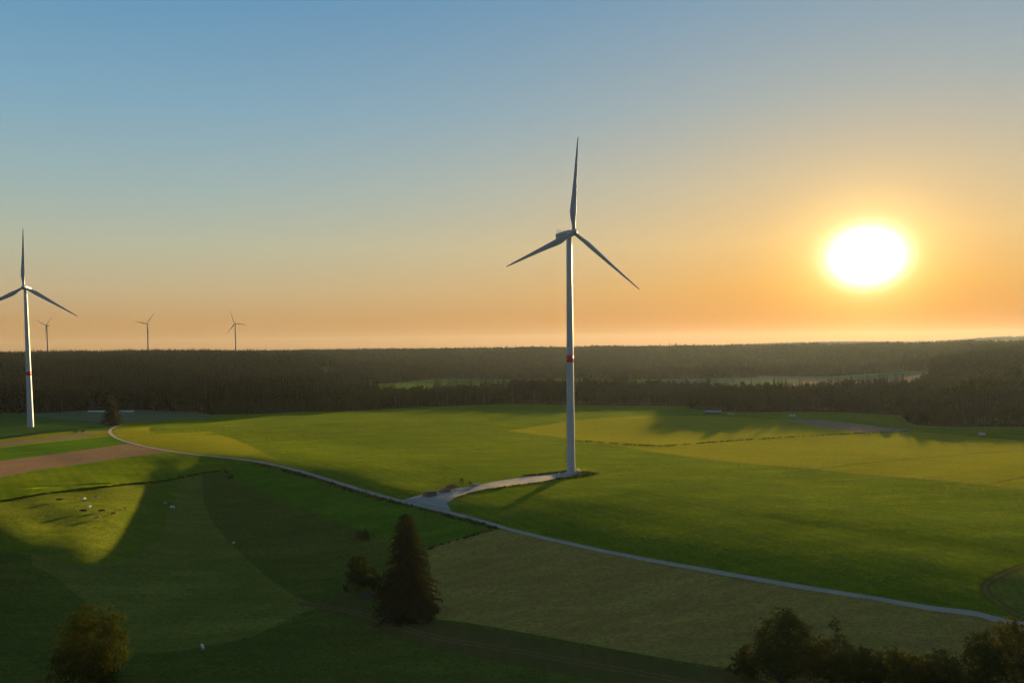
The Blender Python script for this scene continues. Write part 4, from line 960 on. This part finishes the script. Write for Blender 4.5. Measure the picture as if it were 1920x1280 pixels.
# ------------------------------------------------------------------ cattle
def cow_mesh():
    me = bpy.data.meshes.new('cow_frame'); o = bpy.data.objects.new('cow_frame', me); COL.objects.link(o)
    V, E, S = [], [], []
    def vt(p, r, par=None):
        V.append(p); S.append(r if isinstance(r, tuple) else (r, r)); i = len(V) - 1
        if par is not None: E.append((par, i))
        return i
    pel = vt((-.75, 0, 1.08), (.29, .33)); bel = vt((-.2, 0, 1.0), (.36, .42), pel); che = vt((.45, 0, 1.02), (.32, .40), bel)
    nek = vt((.85, 0, 1.10), (.20, .26), che); pol = vt((1.12, 0, 1.02), (.15, .18), nek); fac = vt((1.27, 0, .82), (.12, .14), pol); vt((1.36, 0, .62), (.10, .09), fac)
    for s in (-1, 1):
        e = vt((1.10, .17 * s, 1.10), .05, pol); vt((1.06, .34 * s, 1.08), .035, e)
        h = vt((1.14, .10 * s, 1.20), .035, pol); vt((1.20, .20 * s, 1.34), .015, h)
        k = vt((.48, .20 * s, .66), .12, che); k2 = vt((.50, .20 * s, .36), .07, k); k3 = vt((.48, .20 * s, .07), .055, k2); vt((.53, .20 * s, .0), .06, k3)
        k = vt((-.72, .20 * s, .74), .16, pel); k2 = vt((-.86, .20 * s, .46), .08, k); k3 = vt((-.80, .20 * s, .08), .055, k2); vt((-.74, .20 * s, .0), .06, k3)
    t = vt((-1.06, 0, 1.18), .05, pel); t2 = vt((-1.14, 0, .8), .03, t); vt((-1.13, 0, .45), .05, t2)
    me.from_pydata(V, E, [])
    sk = o.modifiers.new('skin', 'SKIN'); o.modifiers.new('sub', 'SUBSURF').levels = 1
    for i, r in enumerate(S): me.skin_vertices[0].data[i].radius = r
    me.skin_vertices[0].data[0].use_root = True
    dg = bpy.context.evaluated_depsgraph_get(); m2 = bpy.data.meshes.new_from_object(o.evaluated_get(dg)); m2.name = 'cow'
    bpy.data.objects.remove(o); bpy.data.meshes.remove(me)
    m2.materials.clear(); m2.materials.append(None)
    m2.polygons.foreach_set('use_smooth', [True] * len(m2.polygons)); return m2
COW = cow_mesh()
def coat(name, a, b=None, thr=.5):
    t = NT(name); p = t.obj(); n = t.noise(p, 1.4, 2, .5, .3); f = t.noise(p, 14, 3, .6)
    c = t.mix(t.rng(n, thr - .03, thr + .03), a, b) if b else t.mix(t.rng(f, .3, .7), a, tuple(v * .75 for v in a))
    return t.done(t.principled(c, .8, .15))
C_WH, C_BL, C_BR, C_DB, C_TAN, C_GR, C_BW = coat('white_coat', (.60, .60, .60)), coat('black_coat', (.018, .016, .016)), coat('brown_coat', (.16, .065, .03)), coat('dark_brown_coat', (.055, .03, .022)), coat('tan_coat', (.42, .27, .15)), coat('grey_coat', (.30, .27, .25)), coat('black_and_white_coat', (.02, .02, .02), (.65, .63, .6), .5)
def cow(label, px, py, head, m, s=1.0, grp='cattle grazing on the pasture'):
    b = ground_at([px], [py])[0]; o = link('cow', COW, None, b); o.rotation_euler = (0, 0, R(head)); o.scale = (s, s, s)
    o.material_slots[0].link = 'OBJECT'; o.material_slots[0].material = m; tag(o, label, 'cow', grp)
cow('white cow standing alone in the dark foreground pasture', 380, 1216, 128, C_WH, 1.15)
cow('dark brown cow farthest left in the herd', 111, 940, 20, C_DB, 1.25)
cow('pale grey cow seen end on in the upper middle of the herd', 156.5, 939, 75, C_GR, 1.35)
cow('beige cow nearest the ditch at the top of the herd', 180.5, 935, 25, C_TAN, 1.2)
cow('white cow seen end on just above the grey brown one', 166.5, 953, 65, C_WH, 1.15)
cow('dark grey brown cow with lowered head left of the black cow', 157, 961, 205, C_DB, 1.35)
cow('black cow in the middle of the herd', 191.5, 960.5, 195, C_BL, 1.3)
cow('red brown cow right of the black cow', 213, 965, 60, C_BR, 1.2)
cow('tan cow lowest in the sunlit patch', 182, 974, 15, C_TAN, 1.25)
cow('small dark calf standing end on, right in the sunlit patch', 236, 954.5, 80, C_DB, .95)
cow('small black and white cow at the edge of the shade', 310, 945, 70, C_BW, .95)
cow('white cow standing sideways in the shade right of the herd', 323.5, 953, 178, C_WH, 1.2)

# ------------------------------------------------------------------ things by the gravel track
def heading(px0, py0, px1, py1):
    a, b = ground_at([px0, px1], [py0, py1]); return math.atan2(b[1] - a[1], b[0] - a[0])
def log_mesh(g_, L, r):
    mb = MB(); n = 9; rings = []
    for x, q in ((-L / 2, .97), (-L / 4, 1.0), (L / 4, .95), (L / 2, .88)):
        rings.append([(x, math.cos(2 * math.pi * k / n) * r * q * g_.uniform(.95, 1.05), math.sin(2 * math.pi * k / n) * r * q * g_.uniform(.95, 1.05)) for k in range(n)])
    mb.loft(rings, 0, False); e = [tuple(p) for p in rings[0]]; mb.add(e, [tuple(range(n))[::-1]], 1); e = [tuple(p) for p in rings[-1]]; mb.add(e, [tuple(range(n))], 1)
    return mb
def log_pile(label, px, py, rows, L, r, ang, bark, end, seed, jitter=.05):
    g_ = np.random.default_rng(seed); b = ground_at([px], [py])[0]; root = empty('log_pile', b, ang); tag(root, label, 'log pile', 'log piles beside the gravel yard')
    var = [log_mesh(g_, L * q, r * w_).mesh('log', [bark, end], True) for q, w_ in ((1, 1), (.93, .85), (1.04, 1.1), (.97, .75))]
    for j, n in enumerate(rows):
        for i in range(n):
            o = link('log', var[int(g_.integers(4))], root); o.location = (g_.normal(0, L * .04), (i - (n - 1) / 2) * r * 2.02 + g_.normal(0, r * .1), r * .9 + j * r * 1.72); o.rotation_euler = (g_.uniform(0, 6), g_.normal(0, jitter * .4), g_.normal(0, jitter))
    return root
hd = heading(795, 931, 845, 920)
log_pile('large stack of brown logs at the left end of the gravel yard', 806, 928.5, [9, 8, 7, 6, 5], 6.0, .26, hd, M_LOG, M_LOGEND, 51)
log_pile('second stack of dark logs right of the large stack', 834, 921, [8, 7, 6, 4], 5.4, .24, hd + .1, M_LOG, M_LOGEND, 52)
log_pile('loose pile of pale weathered poles near the small bushes', 858, 917.5, [9, 6, 3], 5.2, .13, hd + .15, M_LOGPALE, M_LOGEND, 53, .16)
log_pile('short pale logs lying right of the small bushes', 893, 909, [5, 4], 4.0, .22, hd - .1, M_LOGPALE, M_LOGEND, 54, .12)
log_pile('thin pale poles on the ground at the road end of the yard', 779, 932.5, [7, 3], 6.5, .10, hd + .1, M_LOGPALE, M_LOGEND, 55, .12)
def brush_heap(label, px, py, rx, ry, h, n, seed, ang, mat):
    g_ = np.random.default_rng(seed); b = ground_at([px], [py])[0]; root = empty('brushwood_heap', b, ang); tag(root, label, 'brushwood')
    mb = MB()
    for i in range(n):
        a = g_.uniform(0, 6.28); q = math.sqrt(g_.uniform()); x, y = rx * q * math.cos(a), ry * q * math.sin(a); z = h * (1 - q * q) * g_.uniform(.3, 1)
        t = g_.uniform(0, 3.14); l = g_.uniform(.7, 1.8); dx, dy, dz = math.cos(t) * l, math.sin(t) * l * .6, g_.uniform(-.3, .35)
        mb.tube([(x - dx, y - dy, max(.03, z - dz)), (x + g_.normal(0, .1), y, z + .08), (x + dx, y + dy, max(.03, z + dz))], [.035, .05, .02], 4, 0, False)
    o = mb.build('twigs', mat, root); o['kind'] = 'stuff'
    return root
brush_heap('reddish brown heap of brushwood behind the dark logs', 845, 914.5, 4.5, 2.0, 2.0, 260, 61, hd, M_BRUSH)
brush_heap('grey heap of cut branches below the small round tree', 690, 1117, 4.0, 2.2, 1.4, 240, 62, .3, M_BRUSH)
def cabinet():
    b = ground_at([1048], [894])[0]; root = empty('electrical_cabinet', b, R(-10)); tag(root, 'small white electrical cabinet left of the nearest tower foot', 'cabinet')
    mb = MB(); mb.box((0, 0, 1.15), (1.25, .8, 2.1), 0, 0, .04); mb.build('body', M_WHITE, root)
    mb = MB(); mb.box((0, 0, 2.25), (1.4, .95, .1), 0, 0, .03); mb.build('roof', M_GREYW, root)
    mb = MB(); mb.box((0, 0, .0), (1.35, .9, .3)); mb.build('base', M_CONC, root)
    mb = MB(); mb.box((0, -.41, 1.15), (1.05, .03, 1.8)); d = mb.build('door', M_WHITE, root)
    mb = MB(); mb.box((.4, -.44, 1.15), (.05, .05, .25)); mb.build('handle', M_DARK, d)
cabinet()
# ------------------------------------------------------------------ farm things at the far field edges
M_FILM = plain_mat('pale_silage_film', (.42, .50, .50), .5, .1, .5)
M_WOODB = plain_mat('weathered_boards', (.09, .065, .045), .9, .4, 3)
M_TIN = plain_mat('pale_sheet_roof', (.20, .19, .19), .6, .15, .6)
def silage():
    a, b = at_dist(164, 985), at_dist(249, 985); d = b - a; L = math.hypot(d[0], d[1]); root = empty('silage_clamp', (a + b) / 2, math.atan2(d[1], d[0])); tag(root, 'long low pale silage clamp before the left forest, behind the bushy conifer', 'silage clamp')
    xs = np.linspace(-L / 2, L / 2, 24); zs = np.interp(xs, [-L / 2, L / 2], [a[2], b[2]]) - (a[2] + b[2]) / 2
    mb = MB(); mb.loft([[(x, 2.2 * math.cos(t), max(0, z_ - .3 + (1.5 + .08 * math.sin(x)) * (math.sin(t) if t < 3.2 else 0))) if False else (x, 2.2 * math.cos(t), z_ - .3 + (1.7 + .1 * math.sin(x)) * math.sin(t)) for t in np.linspace(math.pi, 0, 9)] for x, z_ in zip(xs, zs)], 0, True, True); mb.build('film_cover', M_FILM, root)
    mb = MB()
    for x, z_ in list(zip(xs, zs))[1::2]: mb.tube([(x, 2.25 * math.cos(t), z_ - .3 + 1.78 * math.sin(t)) for t in np.linspace(.2, math.pi - .2, 7)], .16, 5)
    mb.build('sandbag_row', M_DARK, root)['kind'] = 'stuff'
silage()
def hut(name, label, cat, b, ang, sx, sy, h, open_=False, roofm=None):
    root = empty(name, b, ang); tag(root, label, cat)
    if open_:
        for x in np.linspace(-sx / 2 + .2, sx / 2 - .2, 5):
            for y in (-sy / 2 + .15, sy / 2 - .15):
                mb = MB(); mb.box((x, y, h / 2 - .2), (.2, .2, h + .4)); mb.build('post', M_WOODB, root)
        mb = MB(); mb.box((0, sy / 2, h / 2), (sx, .08, h)); mb.build('wall', M_WOODB, root)
    else:
        mb = MB(); mb.box((0, 0, h / 2 - .2), (sx, sy, h + .4)); mb.build('wall', M_WOODB, root)
        mb = MB(); mb.box((sx * .15, -sy / 2 - .03, h * .42), (1.4, .06, h * .8)); mb.build('door', M_DARK, root)
    mb = MB(); o = .5; rh = h + sy * .28; t_ = .12
    for s in (-1, 1): mb.add([(-sx / 2 - o, s * (sy / 2 + o), h - .1), (sx / 2 + o, s * (sy / 2 + o), h - .1), (sx / 2 + o, 0, rh), (-sx / 2 - o, 0, rh), (-sx / 2 - o, s * (sy / 2 + o), h - .1 + t_), (sx / 2 + o, s * (sy / 2 + o), h - .1 + t_), (sx / 2 + o, 0, rh + t_), (-sx / 2 - o, 0, rh + t_)], [(0, 1, 2, 3), (4, 5, 6, 7), (0, 1, 5, 4), (1, 2, 6, 5), (0, 3, 7, 4)])
    mb.build('roof', roofm or M_WOODB, root)
hut('wooden_hut', 'small dark wooden hut under the bushy conifer by the road', 'hut', ground_at([205], [797.5])[0], .2, 5.5, 4.0, 2.3)
hut('field_barn', 'low open field barn with a pale roof at the forest edge', 'barn', ground_at([1337], [776.5])[0], R(-12), 16, 6, 2.6, True, M_TIN)
def trailer(label, b, ang, L, h, w=2.2):
    root = empty('farm_trailer', b, ang); tag(root, label, 'trailer')
    mb = MB(); mb.box((0, 0, .75 + (h - .75) / 2), (L, w, h - .75), 0, 0, .08); mb.build('body', M_GREYW, root)
    mb = MB(); mb.box((0, 0, .68), (L * .98, w * .7, .12)); mb.tube([(L / 2, 0, .66), (L / 2 + 1.3, 0, .5)], .07, 6); mb.build('chassis', M_DARK, root)
    for x in (-.45, .45):
        for s in (-1, 1):
            mb = MB(); mb.loft([[(x + .36 * math.cos(2 * math.pi * k / 14), s * (w / 2 - .12) + e, .36 + .36 * math.sin(2 * math.pi * k / 14)) for k in range(14)] for e in (-.13, .13)]); mb.build('wheel', M_DARK, root)
trailer('low white trailer right of the open field barn', ground_at([1370], [778.5])[0], R(-5), 5.2, 1.9)
trailer('white box trailer on the meadow by the right forest edge', ground_at([1841], [817.5])[0], R(4), 4.3, 2.5)
def bale(label, px, py):
    b = ground_at([px], [py])[0]; o = empty('silage_bale', b, R(20)); tag(o, label, 'bale', 'white bales before the forest edge')
    mb = MB(); mb.loft([[(x, r_ * math.cos(2 * math.pi * k / 20), .95 + r_ * math.sin(2 * math.pi * k / 20)) for k in range(20)] for x, r_ in ((-1.0, .8), (-.9, .97), (0, 1.0), (.9, .97), (1.0, .8))]); mb.build('film', M_FILM, o, True)
    mb = MB(); mb.loft([[(x, 1.004 * math.cos(2 * math.pi * k / 20), .95 + 1.004 * math.sin(2 * math.pi * k / 20)) for k in range(20)] for x in (-.25, .25)]); mb.build('seam_band', M_WHITE, o, True)
bale('left one of two white bales before the forest under the sun', 1482.5, 780); bale('right one of two white bales before the forest under the sun', 1489, 780.5)
def mast():
    b = at_dist(1362, 7400); root = empty('radio_mast', b); tag(root, 'thin radio mast on the farthest hill near the small horizon wood', 'mast')
    mb = MB(); mb.tube([(0, 0, 0), (0, 0, 75)], [1.6, .5], 6); mb.build('pole', M_DARK, root); mb = MB(); mb.tube([(0, 0, 58), (0, 0, 61)], 2.2, 8); mb.build('antenna', M_DARK, root)
mast()
def stone():
    g_ = np.random.default_rng(3); b = ground_at([438], [1018])[0]; bm_ = bmesh.new(); bmesh.ops.create_icosphere(bm_, subdivisions=2, radius=.8)
    for v in bm_.verts: v.co *= 1 + g_.normal(0, .06); v.co.z *= .65
    me = bpy.data.meshes.new('boulder'); bm_.to_mesh(me); bm_.free(); me.materials.append(M_LOGPALE); tag(link('boulder', me, None, b + np.array([0, 0, .25])), 'single pale boulder on the shaded pasture slope', 'boulder')
stone()

# ------------------------------------------------------------------ grass tufts and verges
def tuft_mesh(g_, n, h, spread, mat):
    V = []; F = []
    for i in range(n):
        a = g_.uniform(0, 6.28); r = spread * math.sqrt(g_.uniform()); x, y = r * math.cos(a), r * math.sin(a); t = g_.uniform(0, 6.28); w = g_.uniform(.03, .07) * h * 1.6
        hh = h * g_.uniform(.5, 1.1) * (1.1 - .5 * r / spread); lean = g_.uniform(.1, .55) * hh; lx, ly = math.cos(a + g_.normal(0, .6)) * lean, math.sin(a + g_.normal(0, .6)) * lean
        sx, sy = math.cos(t) * w, math.sin(t) * w; k = len(V)
        V += [(x - sx, y - sy, -.05), (x + sx, y + sy, -.05), (x + lx * .5 + sx * .8, y + ly * .5 + sy * .8, hh * .6), (x + lx, y + ly, hh), (x + lx * .5 - sx * .8, y + ly * .5 - sy * .8, hh * .6)]
        F.append((k, k + 1, k + 2, k + 3, k + 4))
    me = bpy.data.meshes.new('tuft'); me.from_pydata(V, [], F); me.materials.append(mat); return me
M_TUFT = leaf_mat('grass_blades', ((.058, .10, .006), (.080, .115, .006), (.095, .11, .008)), .35, (.14, .15, .008), .8)
M_TUFTD = leaf_mat('dark_herbs', ((.026, .046, .007), (.036, .050, .007), (.050, .050, .010)), .25, (.06, .065, .008), .8)
M_TUFTY = leaf_mat('dry_grass_blades', ((.16, .13, .03), (.20, .15, .04), (.22, .15, .05)), .45, (.32, .24, .05), .8)
gt = np.random.default_rng(77)
tuft_col = bpy.data.collections.new('tufts')
for i, (n, h, sp, m) in enumerate([(16, .30, .5, M_TUFT), (20, .42, .6, M_TUFT), (18, .30, .7, M_TUFTD), (26, .95, .7, M_TUFTD), (30, 1.25, .9, M_TUFTD), (22, .8, .6, M_TUFTY)]):
    tuft_col.objects.link(bpy.data.objects.new('tuft_%02d' % i, tuft_mesh(gt, n, h, sp, m)))
TUFT_NG = scatter_group(tuft_col)
def tufts(name, label, P, kinds, smin, smax, sink=.0):
    n = len(P); z = height(P[:, 0], P[:, 1]) - sink; s = rng.uniform(smin, smax, n)
    scatter(name, label, np.column_stack([P, z]), rng.choice(kinds, n), np.column_stack([np.zeros((n, 2)), rng.uniform(0, 6.28, n)]), np.column_stack([s * rng.uniform(.8, 1.4, n), s * rng.uniform(.8, 1.4, n), s]), TUFT_NG)
def line_tufts(name, label, px, per_m, width, kinds, smin=.7, smax=1.2, xy=None, shift=0.0):
    q = resample(xy if xy is not None else ground_at([a for a, b in curve_px(px, 6)], [b for a, b in curve_px(px, 6)])[:, :2], 1.0)
    n = int(len(q) * per_m); i = rng.integers(0, len(q), n); d = np.gradient(q, axis=0); nn = np.stack([-d[:, 1], d[:, 0]], -1); nn /= np.linalg.norm(nn, axis=1)[:, None] + 1e-9
    keep = vnoise(q[i], .35) + rng.normal(0, .2, n) > .22; i = i[keep]
    P = q[i] + nn[i] * (shift + rng.normal(0, width / 2, len(i)))[:, None] + rng.uniform(-.5, .5, (len(i), 2)); tufts(name, label, P, kinds, smin, smax)
line_tufts('ditch_grass', 'added line of tall grass, dark like a bank shadow, along the ditch above the cattle', DITCH, 5, 1.0, [3, 4], .6, 1.0)  # grass put in to block the sun and read as the bank's shadow
line_tufts('ditch_grass', 'short dark grass line running down from the end of the ditch', [(422, 882), (430, 890), (434, 896)], 4, .8, [3, 5], .7, 1.1)
line_tufts('ditch_grass', 'dark grassy line dividing the yellow fields', DARKLINE, 3.0, .8, [3, 2], .5, 1.0)
line_tufts('verge_grass', 'tall dark verge below the road, left of the gravel yard', [(470, 867), (490, 871), (512, 876), (540, 884), (580, 895), (630, 910), (690, 928), (750, 944), (800, 957), (850, 969), (900, 982), (925, 989)], 16, 1.7, [3, 2, 2, 5], .45, .8)
line_tufts('verge_grass', 'short grass along both sides of the road', None, 3, .5, [0, 1], .4, .8, road_xy, 2.3)
line_tufts('verge_grass', 'short grass along the field side of the road', None, 3, .5, [0, 1], .4, .8, road_xy, -2.3)
line_tufts('verge_grass', 'dry grass line between green strip and mown meadow', [(932, 992), (900, 999), (860, 1011), (822, 1022), (803, 1030)], 6, .8, [3, 5], .5, 1.0)
line_tufts('verge_grass', 'tall weeds on the bank round the nearest tower foot', [(985, 891), (1020, 888), (1045, 884), (1062, 883), (1082, 883.5), (1098, 885), (1114, 886.5), (1100, 890), (1080, 893), (1062, 896), (1045, 898)], 9, 1.6, [3, 5, 3], .6, 1.1)
line_tufts('verge_grass', 'dry weeds along the lower edge of the gravel track', [(1040, 899), (1010, 904.5), (970, 909), (915, 917), (878, 925), (854, 935)], 5, .8, [5, 3], .4, .8)
line_tufts('verge_grass', 'dark grass along the lower edge of the dirt track', [(610, 1143), (660, 1159), (725, 1187), (800, 1213), (900, 1233), (1050, 1263)], 4, 1.6, [2, 0, 2], .4, .9)
line_tufts('verge_grass', 'dark grass along the foot of the mown meadow', [(815, 1160), (860, 1166), (960, 1184), (1100, 1210), (1250, 1236), (1390, 1256)], 4, 1.6, [2, 0, 2], .4, .9)
def meadow_tufts():
    P = np.column_stack([rng.uniform(-340, 460, 210000), rng.uniform(215, 760, 210000)])
    c = column(P); ok = (c > -30) & (c < 1950); P = P[ok]
    used = np.zeros(len(P), bool); kind_ok = np.zeros(len(P), bool)
    for nm, lb, mt, xy in regions:
        i = inside(xy, P) & ~used; used |= i
        if mt in ('pasture', 'rough', 'meadow'): kind_ok |= i
    on_hill = ~used
    dens = vnoise(P, .055) * .6 + vnoise(P + 77, .16) * .6
    keep = (kind_ok | on_hill) & (rng.random(len(P)) < dens * .95 - .1)
    P = P[keep]; P = P[:110000]
    tufts('grass_tufts', 'tussocks of meadow grass all over the hill and the pasture', P, [0, 0, 1, 1, 2, 2], .45, .95)
    print('tufts', len(P))
meadow_tufts()
print('details', time.time() - T0)
# ------------------------------------------------------------------ air
def build_haze():
    t = NT('evening_haze')
    v = t.node('ShaderNodeVolumePrincipled'); v.inputs['Color'].default_value = (.70, .86, 1.0, 1); v.inputs['Density'].default_value = HAZE; v.inputs['Anisotropy'].default_value = .44
    t.L.new(v.outputs[0], t.out.inputs['Volume'])
    mb = MB(); zl, zh = HAZE_Z; mb.box((0, 5000, (zl + zh) / 2), (28400, 15400, zh - zl))
    tag(mb.build('haze', t.m), 'thin evening haze over the whole countryside', None, None, 'stuff')
HAZE = 7e-6; HAZE_Z = (-60.0, 260.0)
build_haze()
